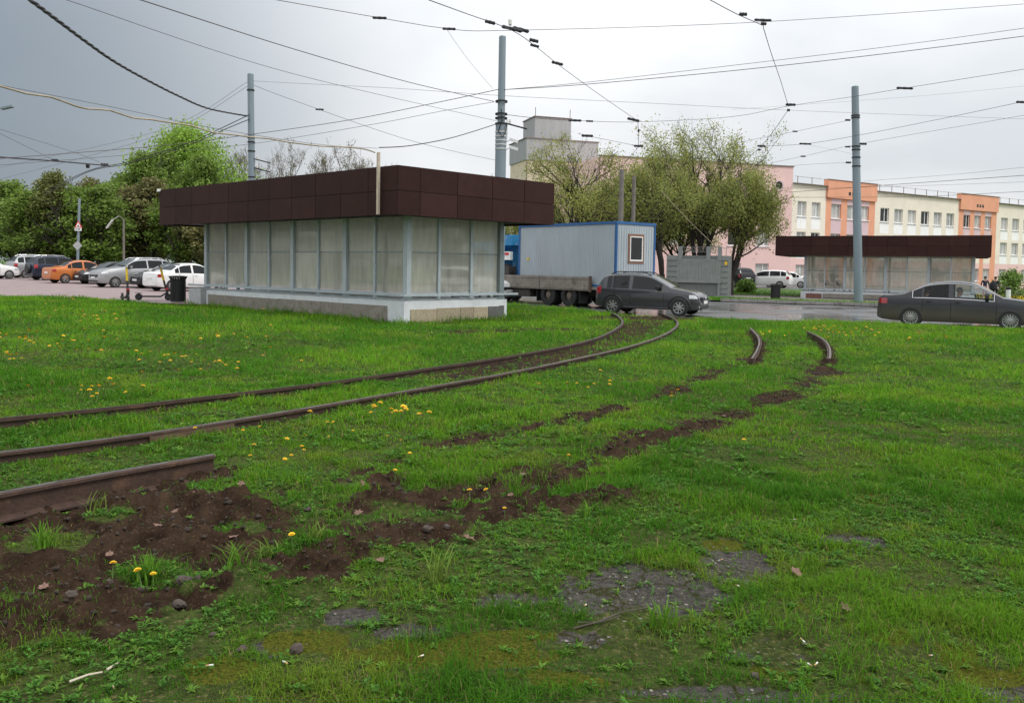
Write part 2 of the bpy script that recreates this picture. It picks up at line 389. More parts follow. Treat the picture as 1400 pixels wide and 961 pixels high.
def masks(x, y):
    n1 = fbm(x * 2.1, y * 2.1, 3); n2 = fbm(x * 6.5, y * 6.5, 9); n3 = fbm(x * .6, y * .6, 21)
    wob = (n1 - .5) * .55 + (n2 - .5) * .35
    d_in = dist_poly(x, y, trench_in); d_out = dist_poly(x, y, trench_out)
    soil = sstep(.16, -.06, d_in - .10 + wob * 1.2 + (n3 - .45) * .40)
    soil = np.maximum(soil, sstep(.20, -.06, d_out - .07 + wob * 1.3 + (n3 - .5) * .35))
    inside = in_poly(x, y, soil_poly); dp = dist_poly(x, y, soil_poly + soil_poly[:1])
    sdist = np.where(inside, -dp, dp)
    n4s = fbm(x * 13, y * 13, 19, 3) - .5; big_ = sstep(.08, -.08, sdist + wob * .9 + n4s * .35)
    isl = elld(x, y, grass_isles); big_ = big_ * sstep(.62, 1.05, isl + wob * .9)
    big_ = big_ * sstep(.545, .465, fbm(x * 1.7 + 5, y * 1.7, 77) * .8 + n2 * .2)
    soil = np.maximum(soil, big_)
    for L, w in ((soil_ridge, .16), (soil_ridge2, .09), (soil_ridge3, .09)):
        soil = np.maximum(soil, sstep(.10, -.05, dist_poly(x, y, L) - w + wob * 1.0 + n4s * .3))
    soil = np.maximum(soil, .8 * sstep(.25, -.1, dist_poly(x, y, bed_strip) - .32 + wob))
    soil = np.maximum(soil, .85 * sstep(.35, -.2, dist_poly(x, y, bed2) - .55 + wob * 1.3 + (14 - y).clip(0, 9) * .12))
    for L in (xy(RD), xy(RE)): soil = np.maximum(soil, sstep(.10, .0, dist_poly(x, y, L) - .10 + wob * .2))
    soil = np.maximum(soil, sstep(.09, 0, dist_poly(x, y, xy(RC)) - .16 + wob * .3))
    mouth = dist_poly(x, y, PX([(852, 436), (880, 437), (912, 436)]))
    soil = np.maximum(soil, sstep(.6, -.1, mouth - .9 + wob * 1.5))
    n4 = fbm(x * 14, y * 14, 15, 3) - .5; asp = sstep(1.02, .86, elld(x, y, asph_ells) + wob * 1.7 + n4 * .7)
    moss = sstep(1.05, .75, elld(x, y, moss_ells) + wob * 1.9 + n4 * .6)
    thin = sstep(.56, .70, fbm(x * .9 + 3, y * .9, 31)) * .55 + 1.3 * sstep(8, 4.5, y) * sstep(.46, .60, fbm(x * 1.9, y * 2.3, 33)) * sstep(3.0, -.5, x)
    return soil, asp, moss, thin
def height(x, y, soil=None, asp=None):
    h = TILT * x + (fbm(x * .35, y * .35, 51) - .5) * .10 + (fbm(x * 1.6, y * 1.6, 53) - .5) * .035
    if soil is None: soil, asp, _, _ = masks(x, y)
    rough = (fbm(x * 3.1, y * 3.1, 61, 5) - .5)
    clod = (fbm(x * 9, y * 9, 67, 3) - .5)
    f = np.clip(1.4 - y / 14.0, .15, 1)
    h = h + soil * (rough * .26 + np.abs(clod) * .20 + np.abs(fbm(x * 22, y * 22, 69, 2) - .5) * .06 - .045) * f
    for L, w, a in ((soil_ridge, .22, .07), (soil_ridge2, .15, .04), (soil_ridge3, .14, .06)):
        d = dist_poly(x, y, L); h = h + a * np.exp(-(d / w) ** 2) * (.45 + 1.1 * fbm(x * 5, y * 5, 71))
    h = h - asp * .012
    h = h - .13 * sstep(4.5, .8, dist_poly(x, y, KFOOT))
    for L in (xy(RA), xy(RB)):
        d = dist_poly(x, y, L); h = np.where(d < .5, h + (TILT * x + .01 - h) * sstep(.5, .15, d), h)
    return h
KU0 = survey(553, 437)
lawn_poly = PX([(-60, 405), (60, 406), (160, 409), (272, 413)]) + [(-3.6, 33), (-1.5, 33.5)] + PX([(700, 418), (760, 421), (815, 428), (845, 432.5), (905, 433), (940, 435), (1050, 438), (1200, 442), (1400, 449), (1700, 462)]) + [(20, 2), (-20, 2)]
NR, NC = 430, 520
yy = 2.3 * (36.5 / 2.3) ** (np.arange(NR) / (NR - 1.0)); tt = np.linspace(-1, 1, NC)
Y2, T2 = np.meshgrid(yy, tt, indexing='ij'); X2 = T2 * (Y2 * .66 + 1.2)
soil, asp, moss, thin = masks(X2, Y2); Z2 = height(X2, Y2, soil, asp)
edge = dist_poly(X2, Y2, lawn_poly); inl = in_poly(X2, Y2, lawn_poly)
Z2 = np.where(inl, Z2 + .02, Z2); Z2 -= np.where(~inl, np.clip(edge, 0, .3) * .6, 0)
idx = np.arange(NR * NC).reshape(NR, NC)
q = np.stack([idx[:-1, :-1], idx[:-1, 1:], idx[1:, 1:], idx[1:, :-1]], -1).reshape(-1, 4)
keep = (inl | (edge < .25)).ravel(); q = q[keep[q].all(1)]
def lawn_mat():
    m = bpy.data.materials.new('lawn soil'); m.use_nodes = True; N, L = m.node_tree.nodes, m.node_tree.links; b = N['Principled BSDF']
    tc_ = N.new('ShaderNodeTexCoord'); a = N.new('ShaderNodeAttribute'); a.attribute_name = 'mask'; sp = N.new('ShaderNodeSeparateColor'); L.new(a.outputs['Color'], sp.inputs[0])
    def noise(s, d=6, r=.6):
        n = N.new('ShaderNodeTexNoise'); n.inputs['Scale'].default_value = s; n.inputs['Detail'].default_value = d; n.inputs['Roughness'].default_value = r; L.new(tc_.outputs['Object'], n.inputs['Vector']); return n.outputs['Fac']
    def rmp(v, a0, a1):
        r = N.new('ShaderNodeMapRange'); r.inputs['From Min'].default_value = a0; r.inputs['From Max'].default_value = a1; L.new(v, r.inputs['Value']); return r.outputs[0]
    def mix(f, c1, c2):
        x = N.new('ShaderNodeMixRGB'); L.new(f, x.inputs[0])
        for i, c in ((1, c1), (2, c2)):
            if isinstance(c, tuple): x.inputs[i].default_value = (*c, 1)
            else: L.new(c, x.inputs[i])
        return x.outputs[0]
    turf = mix(rmp(noise(22, 8, .7), .35, .65), (.020, .026, .008), (.056, .074, .019))
    straw = mix(rmp(noise(40, 3), .57, .68), turf, (.12, .10, .045))
    soilc = mix(rmp(noise(7), .3, .7), (.014, .0085, .0055), (.050, .031, .0195))
    soilc = mix(rmp(noise(55, 3), .60, .68), soilc, (.080, .054, .037))
    aspc = mix(rmp(noise(30, 5), .35, .7), (.032, .029, .026), (.080, .072, .064))
    aspc = mix(rmp(noise(130, 2), .64, .70), aspc, (.20, .185, .165))
    vo = N.new('ShaderNodeTexVoronoi'); vo.feature = 'DISTANCE_TO_EDGE'; vo.inputs['Scale'].default_value = 3.2; dn = N.new('ShaderNodeVectorMath'); nn = N.new('ShaderNodeTexNoise'); nn.inputs['Scale'].default_value = 5; L.new(tc_.outputs['Object'], nn.inputs['Vector']); sc3_ = N.new('ShaderNodeVectorMath'); sc3_.operation = 'SCALE'; sc3_.inputs['Scale'].default_value = .25; L.new(nn.outputs['Color'], sc3_.inputs[0]); L.new(tc_.outputs['Object'], dn.inputs[0]); L.new(sc3_.outputs[0], dn.inputs[1]); L.new(dn.outputs[0], vo.inputs['Vector'])
    aspc = mix(rmp(vo.outputs['Distance'], .035, .012), aspc, (.030, .030, .012))
    mossc = mix(rmp(noise(70, 6, .75), .36, .64), (.018, .024, .004), (.095, .098, .012))
    c = mix(rmp(sp.outputs[0], .3, .7), straw, soilc); c = mix(rmp(sp.outputs[1], .3, .7), c, aspc); c = mix(rmp(sp.outputs[2], .35, .75), c, mossc)
    L.new(c, b.inputs['Base Color']); b.inputs['Roughness'].default_value = .93; b.inputs['Specular IOR Level'].default_value = .04
    bp = N.new('ShaderNodeBump'); bp.inputs['Strength'].default_value = .8; bp.inputs['Distance'].default_value = .02; L.new(noise(60, 5), bp.inputs['Height']); L.new(bp.outputs[0], b.inputs['Normal'])
    return m
asp_m = asp * (1 - moss * .9 * sstep(.45, .55, fbm(X2 * 3, Y2 * 3, 91)))
moss_m = moss * sstep(.40, .52, fbm(X2 * 2.6, Y2 * 2.6, 93)) * (1 - soil)
cols = np.stack([soil, asp_m, moss_m], -1).reshape(-1, 3)
lawn = structure(link('lawn', np_mesh('lawn', np.stack([X2, Y2, Z2], -1).reshape(-1, 3), [q], 4, lawn_mat(), {'mask': cols}, True)))
def lawn_z(x, y): return float(height(np.array([float(x)]), np.array([float(y)]))[0]) + .02

# ------------------------------------------------------------------ rails
m_rail = mat('rusty rail steel', (.060, .034, .024), .72, .25, var=.35, scale=9, bump=.3, bscale=60, grime=((.14, .075, .04), 3, .57))
m_head = mat('worn rail head', (.15, .125, .115), .36, .8, var=.25, scale=14, grime=((.055, .036, .028), 6, .50))
RPROF = [(-.075, -.10), (.075, -.10), (.075, -.088), (.012, -.070), (.012, .035), (.036, .045), (.036, .066), (.030, .072)]
HPROF = [(.0302, .0722), (-.006, .074), (-.008, .045), (-.020, .045), (-.022, .068), (-.036, .070), (-.036, .045), (-.012, .035)]
def rail(name, L, label, side=1, base=0.0, grp='tram rails in the grass'):
    prof = [(a * side, b) for a, b in RPROF + HPROF + [(-.012, -.070), (-.075, -.088)]]
    o = L[0]; b = MB(); n = len(prof); hb = MB()
    for i, p in enumerate(L):
        d = (Vector(L[min(i + 1, len(L) - 1)]) - Vector(L[max(i - 1, 0)])); d.z = 0; d.normalize(); s = Vector((d.y, -d.x, 0))
        z = gz(p[0]) + .045 + base
        for a, h in prof: b.v.append((p[0] - o[0] + s.x * a, p[1] - o[1] + s.y * a, z + h - gz(o[0])))
        for a, h in ((.028, .0745), (-.004, .0765)): hb.v.append((p[0] - o[0] + s.x * a * side, p[1] - o[1] + s.y * a * side, z + h - gz(o[0])))
    for i in range(len(L) - 1):
        for k in range(n): b.f.append((i * n + k, i * n + (k + 1) % n, (i + 1) * n + (k + 1) % n, (i + 1) * n + k)); b.mi.append(0)
        hb.f.append((2 * i, 2 * i + 1, 2 * i + 3, 2 * i + 2)); hb.mi.append(0)
    b.f.append(tuple(range(n))); b.f.append(tuple((len(L) - 1) * n + k for k in range(n))); b.mi += [0, 0]
    r = tag(empty(name, (o[0], o[1], gz(o[0]))), label, 'rail', grp)
    b.build('rail_web', m_rail, r); hb.build('rail_head', m_head, r)
    return r
rail('tram_rail', RA, 'rusty grooved rail of the curved track, on the side towards the near pavilion', -1)
r_b = rail('tram_rail', RB, 'rusty grooved rail of the curved track, on the side away from the pavilion', 1)
rail('tram_rail', RC, 'straight rusty rail stub sawn off above bare dark soil', 1, .045)
rail('tram_rail', RD, 'short bent rail remnant in the lawn, the one closer to the curved track', -1, .02)
rail('tram_rail', RE, 'short bent rail remnant in the lawn, the one closer to the dark sedan', 1, .02)
jp = min(RB, key=lambda p: (Vector(p) - survey(285, 585, .11)).length); ji = RB.index(jp); jq = RB[ji + 3]; jr = RB[ji - 2]
fb = MB(); dd = (Vector(jq) - Vector(jr)); dd.z = 0; dd.normalize(); sN = Vector((dd.y, -dd.x, 0))
oo = Vector((r_b.location.x, r_b.location.y, r_b.location.z))
mid = Vector((jp[0], jp[1], gz(jp[0]) + .045)) + sN * .028
fb.bar(mid - dd * .42 - oo, mid + dd * .42 - oo, .02, .085)
for k in (-.3, -.12, .12, .3): fb.box(tuple(mid + dd * k + sN * .018 - oo), (.03, .03, .03))
fb.build('joint_plate', mat('brown joint plate', (.10, .058, .036), .8, var=.25), r_b)
# ------------------------------------------------------------------ tram stop pavilions
m_fascia = mat('brown fascia cassette', (.036, .0155, .0135), .62, var=.14, scale=2.5, bump=.05, bscale=50, spec=.12, orand=.16, grime=((.075, .052, .044), 5, .64))
m_dark = mat('dark soffit', (.03, .028, .028), .8)
m_steel = mat('painted grey steel', (.36, .405, .43), .5, .1, var=.12, scale=4, grime=((.20, .17, .14), 5, .66))
m_post = mat('dull steel post', (.20, .235, .245), .5, .3, var=.15, scale=3)
m_plinth = mat('whitewashed plinth', (.56, .58, .60), .85, var=.10, scale=3, bump=.3, bscale=25, grime=((.26, .26, .25), 2.2, .62))
m_conc = mat('bare concrete panel', (.215, .195, .165), .9, var=.25, scale=6, bump=.5, bscale=40, grime=((.11, .095, .075), 3, .55), orand=.15)
m_slab = mat('beige stone slab', (.33, .275, .19), .7, var=.22, scale=14, bump=.2, bscale=60, grime=((.17, .13, .09), 4, .60), orand=.15)
m_gran = mat('speckled dark granite', (.07, .07, .072), .5, var=.8, scale=45, col2=(.20, .20, .20))
m_redst = mat('red stone slab', (.17, .075, .06), .65, var=.25, scale=9)
m_roof = mat('roofing felt', (.07, .07, .072), .9)
def frosted():
    m = bpy.data.materials.new('frosted polycarbonate'); m.use_nodes = True; N, L = m.node_tree.nodes, m.node_tree.links; b = N['Principled BSDF']; o = N['Material Output']
    tc_ = N.new('ShaderNodeTexCoord'); n = N.new('ShaderNodeTexNoise'); n.inputs['Scale'].default_value = 1.3; n.inputs['Detail'].default_value = 7; L.new(tc_.outputs['Object'], n.inputs['Vector'])
    x = N.new('ShaderNodeMixRGB'); x.inputs[1].default_value = (.55, .555, .50, 1); x.inputs[2].default_value = (.93, .92, .84, 1); oi = N.new('ShaderNodeObjectInfo'); ad = N.new('ShaderNodeMath'); ad.operation = 'MULTIPLY_ADD'; L.new(oi.outputs['Random'], ad.inputs[0]); ad.inputs[1].default_value = .9; ns = N.new('ShaderNodeTexNoise'); ns.inputs['Scale'].default_value = 3; ns.inputs['Detail'].default_value = 8; mps = N.new('ShaderNodeMapping'); mps.inputs['Scale'].default_value = (3, 3, .35); L.new(tc_.outputs['Object'], mps.inputs[0]); L.new(mps.outputs[0], ns.inputs['Vector']); sb = N.new('ShaderNodeMath'); sb.operation = 'MULTIPLY_ADD'; L.new(ns.outputs['Fac'], sb.inputs[0]); sb.inputs[1].default_value = 1.6; sb.inputs[2].default_value = -.75; L.new(sb.outputs[0], ad.inputs[2]); L.new(ad.outputs[0], x.inputs[0]); x.use_clamp = True
    L.new(x.outputs[0], b.inputs['Base Color']); b.inputs['Roughness'].default_value = .38; b.inputs['Specular IOR Level'].default_value = .6
    rf = N.new('ShaderNodeBsdfRefraction'); rf.inputs['Roughness'].default_value = .34; rf.inputs['IOR'].default_value = 1.02; rf.inputs['Color'].default_value = (.95, .95, .92, 1)
    tl = N.new('ShaderNodeBsdfTranslucent'); L.new(x.outputs[0], tl.inputs[0])
    m1 = N.new('ShaderNodeMixShader'); m1.inputs[0].default_value = .50; L.new(tl.outputs[0], m1.inputs[1]); L.new(rf.outputs[0], m1.inputs[2])
    m2 = N.new('ShaderNodeMixShader'); m2.inputs[0].default_value = .80; L.new(b.outputs[0], m2.inputs[1]); L.new(m1.outputs[0], m2.inputs[2]); L.new(m2.outputs[0], o.inputs[0])
    return m
m_frost = frosted()
UA, VA = math.radians(48.0), math.radians(45.0)
KU = Vector((-math.sin(UA), math.cos(UA), 0)); KV = Vector((math.cos(VA), math.sin(VA), 0))
def pavilion(loc, label, L, W, a, b, L2, W2, far=False, KU=KU, KV=KV):
    root = tag(empty('tram_stop_pavilion', loc), label, 'pavilion', 'tram stop pavilions')
    P = lambda u, v, z: KU * u + KV * v + Vector((0, 0, z))
    def kbox(m, u0, u1, v0, v1, z0, z1, name=None, mt=None, parent=None):
        vs = [P(u, v, z) for u in (u0, u1) for v in (v0, v1) for z in (z0, z1)]
        t = MB() if m is None else m
        t.add(vs, [(0, 1, 3, 2), (4, 6, 7, 5), (0, 4, 5, 1), (2, 3, 7, 6), (0, 2, 6, 4), (1, 5, 7, 3)])
        if name: return t.build(name, mt, parent or root)
        return t
    pl = kbox(None, -.12, L + .25, -.12, W + .12, -.5, .56, 'plinth', m_plinth)
    if not far:
        x = .62
        while x < L - .5:
            w = min(2.9, L - .45 - x); kbox(None, x, x + w - .012, -.135, -.10, -.5, .40 + rng.uniform(-.01, .01), 'concrete_panel', m_conc, pl); x += w
        kbox(None, L - .30, L + .62, -.34, .7, -.5, .60, 'end_block', mat('grey painted block', (.36, .37, .375), .9, var=.15, scale=3, bump=.4, grime=((.2, .2, .2), 4, .58)), pl)
        v = .10
        for w, mt in ((1.0, m_slab), (.95, m_slab), (.55, m_slab), (.62, m_slab)): kbox(None, -.145, -.10, v + .01, v + w - .008, -.5, .33 + rng.uniform(-.015, .015), 'stone_slab', mt, pl); v += w
        kbox(None, -.148, -.10, v + .01, v + .6, -.5, .34, 'stone_slab', m_gran, pl); kbox(None, -.146, -.10, W - .22, W - .02, -.5, .36, 'stone_slab', m_gran, pl)
    else:
        kbox(None, L - 1.15, L - .1, -.145, -.10, -.5, .42, 'stone_slab', m_redst, pl); kbox(None, L + .2, L + .27, -.05, 1.2, -.5, .42, 'stone_slab', m_redst, pl)
        x = .2
        while x < L - 1.2:
            w = min(2.2, L - 1.2 - x); kbox(None, x, x + w - .012, -.14, -.10, .16, .44, 'concrete_panel', m_conc, pl); kbox(None, x, x + w - .012, -.14, -.10, -.5, .15, 'stone_slab', m_gran, pl); x += w
    # columns and posts, front (v=0), end (u=0), back (v=W)
    nb = 4
    for i in range(nb + 1):
        u = L * i / nb
        kbox(None, u - .09, u + .09, .0, .16, .56, 3.05, 'column', m_steel); kbox(None, u - .07, u + .07, W - .16, W, .56, 3.05, 'column', m_post)
        if i < nb: kbox(None, u + L / nb / 2 - .045, u + L / nb / 2 + .045, .02, .10, .56, 3.05, 'post', m_steel)
    for k in (1, 2):
        v = W * k / 3; kbox(None, .0, .10, v - .05, v + .05, .56, 3.05, 'post', m_steel); kbox(None, L - .1, L, v - .05, v + .05, .56, 3.05, 'post', m_post)
    zs = [(.80, 1.985), (2.005, 3.04)]
    for i in range(nb * 2):
        u0, u1 = L * i / (2 * nb) + (.09 if i % 2 == 0 else .045), L * (i + 1) / (2 * nb) - (.045 if i % 2 == 0 else .09)
        for z0, z1 in zs: kbox(None, u0 + .004, u1 - .004, .095, .101, z0, z1, 'pane', m_frost)
        kbox(None, u0, u1, .05, .09, .735, .795, 'pane_rail', m_steel)
        kbox(None, u0, u1, .085, .092, 1.978, 2.012, 'pane_rail', m_post)
    for i in range(3):
        v0, v1 = W * i / 3 + .06, W * (i + 1) / 3 - .06
        if i == 0: v0 += .1
        if i == 2: v1 -= .1
        for z0, z1 in zs: kbox(None, .06, .066, v0, v1, z0, z1, 'pane', m_frost)
        kbox(None, .03, .07, v0, v1, .735, .795, 'pane_rail', m_steel); kbox(None, .05, .058, v0, v1, 1.978, 2.012, 'pane_rail', m_post)
    # handrails
    kbox(None, -.06, L + .95, -.20, -.15, .70, .765, 'handrail', m_steel); kbox(None, -.20, -.15, -.2, W + .55, .70, .765, 'handrail', m_steel)
    kbox(None, -.02, L + .1, -.1, -.06, .585, .625, 'handrail', m_steel); kbox(None, -.1, -.06, 0, W + .05, .585, .625, 'handrail', m_steel)
    for i in range(nb + 1): kbox(None, L * i / nb - .03, L * i / nb + .03, -.15, .0, .705, .76, 'bracket', m_steel)
    # bench along the back
    kbox(None, .8, L - .8, W - .75, W - .32, .95, 1.0, 'bench', mat('bench boards', (.20, .15, .10), .7))
    kbox(None, 1.5, 1.6, W - .7, W - .4, .56, .95, 'bench_leg', m_post); kbox(None, L - 1.6, L - 1.5, W - .7, W - .4, .56, .95, 'bench_leg', m_post)
    # roof box and its cassettes
    rf = kbox(None, -a + .04, L2 - .04, -b + .04, W2 - .04, 3.06, 4.30, 'roof', [m_dark]); kbox(None, -a + .02, L2 - .02, -b + .02, W2 - .02, 4.30, 4.335, 'roof_felt', m_roof, rf)
    def run(length, n, first=None):
        e = [0.0]
        if first: e.append(first)
        k = n - (1 if first else 0); s0 = e[-1]
        for j in range(1, k + 1): e.append(s0 + (length - s0) * j / k)
        return e
    eu = run(L2 + a, 11); ev = run(W2 + b, 5, .80)
    for z0, z1 in ((3.0, 3.66), (3.675, 4.35)):
        for j in range(len(eu) - 1):
            d = rng.uniform(0, .008)
            for vv in ((-b - d, -b + .04), (W2 - .04, W2)): kbox(None, -a + eu[j] + .009, -a + eu[j + 1] - .009, vv[0], vv[1], z0, z1, 'fascia_panel', m_fascia, rf)
        for j in range(len(ev) - 1):
            d = rng.uniform(0, .008)
            for uu in ((-a - d, -a + .04), (L2 - .04, L2)): kbox(None, uu[0], uu[1], -b + ev[j] + .009, -b + ev[j + 1] - .009, z0, z1, 'fascia_panel', m_fascia, rf)
    return root, P
K1 = survey(553, 437)
pavA, PA = pavilion((K1.x, K1.y, gz(K1.x) - .02), 'brown-topped pavilion with frosted panes standing on the lawn by the curved rails', 11.6, 3.95, .92, 1.05, 13.1, 5.35)
a_b = MB(); lampw = mat('white plastic', (.75, .75, .74), .5)
MB().box(tuple(PA(13.05, -1.08, 4.33)), (.12, .12, .1)).build('corner_lamp', lampw, pavA)
UB = math.radians(61.0); KUB = Vector((-math.sin(UB), math.cos(UB), 0)); KVB = Vector((math.cos(UB + .03), math.sin(UB + .03), 0))
fl_ = at(1060, 340, 59.5); cB = Vector((fl_.x, fl_.y, 0)) - KUB * 12.2 + KVB * 1.05
pavB, PB = pavilion((cB.x, cB.y, -.30), 'brown-topped pavilion with frosted panes across the road, in front of the pink building', 10.3, 3.95, .92, 1.05, 12.2, 5.35, far=True, KU=KUB, KV=KVB)
# cable batten fixed to the fascia
bp = Vector(pavA.location) + PA(-.2, -1.09, 3.0)
m_bat = mat('flaking white batten', (.50, .42, .33), .7, var=.12, scale=6, grime=((.30, .12, .05), 5, .55))
tag(MB().box((0, 0, .85), (.085, .05, 1.72)).box((.03, .0, .85), (.03, .07, 1.715)).build('batten', m_bat, None, tuple(bp + Vector((-.03, -.06, 0.02))), UA - math.pi / 2),
    'rust-streaked pale batten screwed to the brown fascia holding the cable', 'batten')

# ------------------------------------------------------------------ pink, orange and cream office building
m_cream = mat('cream render', (.76, .69, .58), .9, var=.06, scale=.8, grime=((.66, .54, .43), .7, .64))
m_orange = mat('orange render', (.70, .33, .205), .9, var=.08, scale=.9)
m_pink = mat('pink render', (.73, .50, .47), .9, var=.06, scale=.6, grime=((.62, .41, .38), .9, .64))
m_lilac = mat('lilac render', (.62, .46, .48), .9, var=.08, scale=1)
m_whitep = mat('white spandrel', (.84, .83, .82), .85, var=.05, scale=1)
m_tpink = mat('dusty pink concrete', (.47, .30, .25), .9, var=.12, scale=.5)
m_pane = mat('window glass', (.30, .31, .30), .15, 0, var=.4, scale=.35, spec=.5, col2=(.60, .60, .57))
m_paned = mat('dark window glass', (.018, .020, .020), .08, 0, var=.4, scale=.5, spec=.35)
m_pvc = mat('white window frame', (.78, .78, .78), .5, var=.03)
m_cap = mat('parapet flashing', (.20, .15, .13), .7)
def facade(root, O, D, cells_x, cells_z, colour, wins, depth=.25):
    """wall of rectangles with real openings. wins = {(i,j)}; colour(i,j)->material key; D unit direction, N outward"""
    Nn = Vector((D.y, -D.x, 0))
    groups = {}; comp = {}
    for i in range(len(cells_x) - 1):
        for j in range(len(cells_z) - 1):
            if (i, j) in comp: continue
            stack = [(i, j)]; comp[(i, j)] = (i, j)
            while stack:
                a_, b_ = stack.pop()
                for c_ in ((a_ + 1, b_), (a_ - 1, b_), (a_, b_ + 1), (a_, b_ - 1)):
                    if 0 <= c_[0] < len(cells_x) - 1 and 0 <= c_[1] < len(cells_z) - 1 and c_ not in comp and colour(*c_) is colour(a_, b_): comp[c_] = (i, j); stack.append(c_)
    for i in range(len(cells_x) - 1):
        for j in range(len(cells_z) - 1):
            x0, x1, z0, z1 = cells_x[i], cells_x[i + 1], cells_z[j], cells_z[j + 1]
            key = comp[(i, j)]; g = groups.setdefault(key, MB())
            p = lambda x, z, d=0: O + D * x + Vector((0, 0, z)) - Nn * d
            if (i, j) in wins:
                for q in ((p(x0, z0), p(x1, z0), p(x1, z0, depth), p(x0, z0, depth)), (p(x0, z1, depth), p(x1, z1, depth), p(x1, z1), p(x0, z1)),
                          (p(x0, z0), p(x0, z0, depth), p(x0, z1, depth), p(x0, z1)), (p(x1, z0, depth), p(x1, z0), p(x1, z1), p(x1, z1, depth))): g.add(q, [(0, 1, 2, 3)])
                w = MB()
                for (a0, a1, b0, b1) in ((x0, x1, z0, z0 + .08), (x0, x1, z1 - .08, z1), (x0, x0 + .07, z0 + .08, z1 - .08), (x1 - .07, x1, z0 + .08, z1 - .08), (x0 + (x1 - x0) * .62 - .04, x0 + (x1 - x0) * .62 + .04, z0 + .08, z1 - .08)):
                    vs = [p(x, z, d) for x in (a0, a1) for d in (depth - .07, depth) for z in (b0, b1)]
                    w.add(vs, [(0, 1, 3, 2), (4, 6, 7, 5), (0, 4, 5, 1), (2, 3, 7, 6), (0, 2, 6, 4), (1, 5, 7, 3)])
                wo = w.build('window', m_pvc, root)
                MB().add([p(x0 + .05, z0 + .05, depth - .02), p(x1 - .05, z0 + .05, depth - .02), p(x1 - .05, z1 - .05, depth - .02), p(x0 + .05, z1 - .05, depth - .02)], [(0, 1, 2, 3)]).build('pane', wins[(i, j)], wo)
                sl = MB(); vs = [p(x, z, d) for x in (x0 - .05, x1 + .05) for d in (-.10, .12) for z in (z0 - .07, z0 - .01)]
                sl.add(vs, [(0, 1, 3, 2), (4, 6, 7, 5), (0, 4, 5, 1), (2, 3, 7, 6), (0, 2, 6, 4), (1, 5, 7, 3)]); sl.build('sill', m_pvc, wo)
            else:
                g.add([p(x0, z0), p(x1, z0), p(x1, z1), p(x0, z1)], [(0, 1, 2, 3)])
    for k, g in groups.items(): mk = colour(*k); g.build('spandrel_panel' if mk in (m_whitep, m_lilac) else 'wall', mk, root)
r1 = rng
def pick(): return r1.choice([m_pane, m_pane, m_pane, m_paned])
def cellsx(spec):
    xs = [0.0]; info = []
    for w, kind, is_w in spec: xs.append(xs[-1] + w); info.append((kind, is_w))
    return xs, info
# long low wing: cream bays and orange bays
Bo = Vector((29.4, 90.5, -.5)); BD = Vector((.845, .535, 0)).normalized(); BN = Vector((BD.y, -BD.x, 0))
bld = tag(empty('office_building', tuple(Bo)), 'long three-storey office block with cream walls and orange bays', 'building')
spec = []
def bay(kind, n, pier=.75, win=1.45, edge=None):
    spec.append((edge if edge is not None else pier, kind, False))
    for k in range(n): spec.append((win, kind, True)); spec.append((pier, kind, False))
bay('cream', 2, .85); bay('orange', 1, .75, 1.7, .95); bay('orange', 2, .5, 1.7, .3); spec.append((.6, 'orange', False))
bay('cream', 6, 1.0, 1.65); bay('orange', 3, .95, 1.5, 1.1); spec.append((.3, 'orange', False)); bay('cream', 4, 1.1, 1.7); bay('orange', 2, 1.0, 1.6, 1.0); bay('cream', 6, 1.0, 1.6)
xs, info = cellsx(spec)
zz = [0, 1.25, 2.85, 3.55, 4.75, 6.35, 6.7, 8.0, 9.6, 10.15, 11.4]
def colr(i, j):
    kind, w = info[i]; z = zz[j]
    if z < 3.5: return m_pink if kind == 'cream' else m_orange if not w else m_pink
    if kind == 'cream': return m_whitep if (w and j in (3, 6)) else m_cream
    return m_lilac if (w and j in (5, 6, 8)) else m_cream if (w and j == 3) else m_orange
wins = {(i, j): pick() for i in range(len(info)) for j in (1, 4, 7) if info[i][1]}
facade(bld, Vector((0, 0, 0)), BD, xs, zz, colr, wins)
BL = xs[-1]
core = MB()
c0, c1 = BD * 0.02 - BN * .35, BD * BL - BN * .35; dN = -BN * 14
vs = [c0, c1, c1 + dN, c0 + dN]; core.add([v + Vector((0, 0, z)) for z in (0, 11.35) for v in vs], [(0, 1, 5, 4), (1, 2, 6, 5), (2, 3, 7, 6), (3, 0, 4, 7), (4, 5, 6, 7)])
core.build('building_core', m_cream, bld)
i0 = 0
def span(kind_from, kind_to): pass
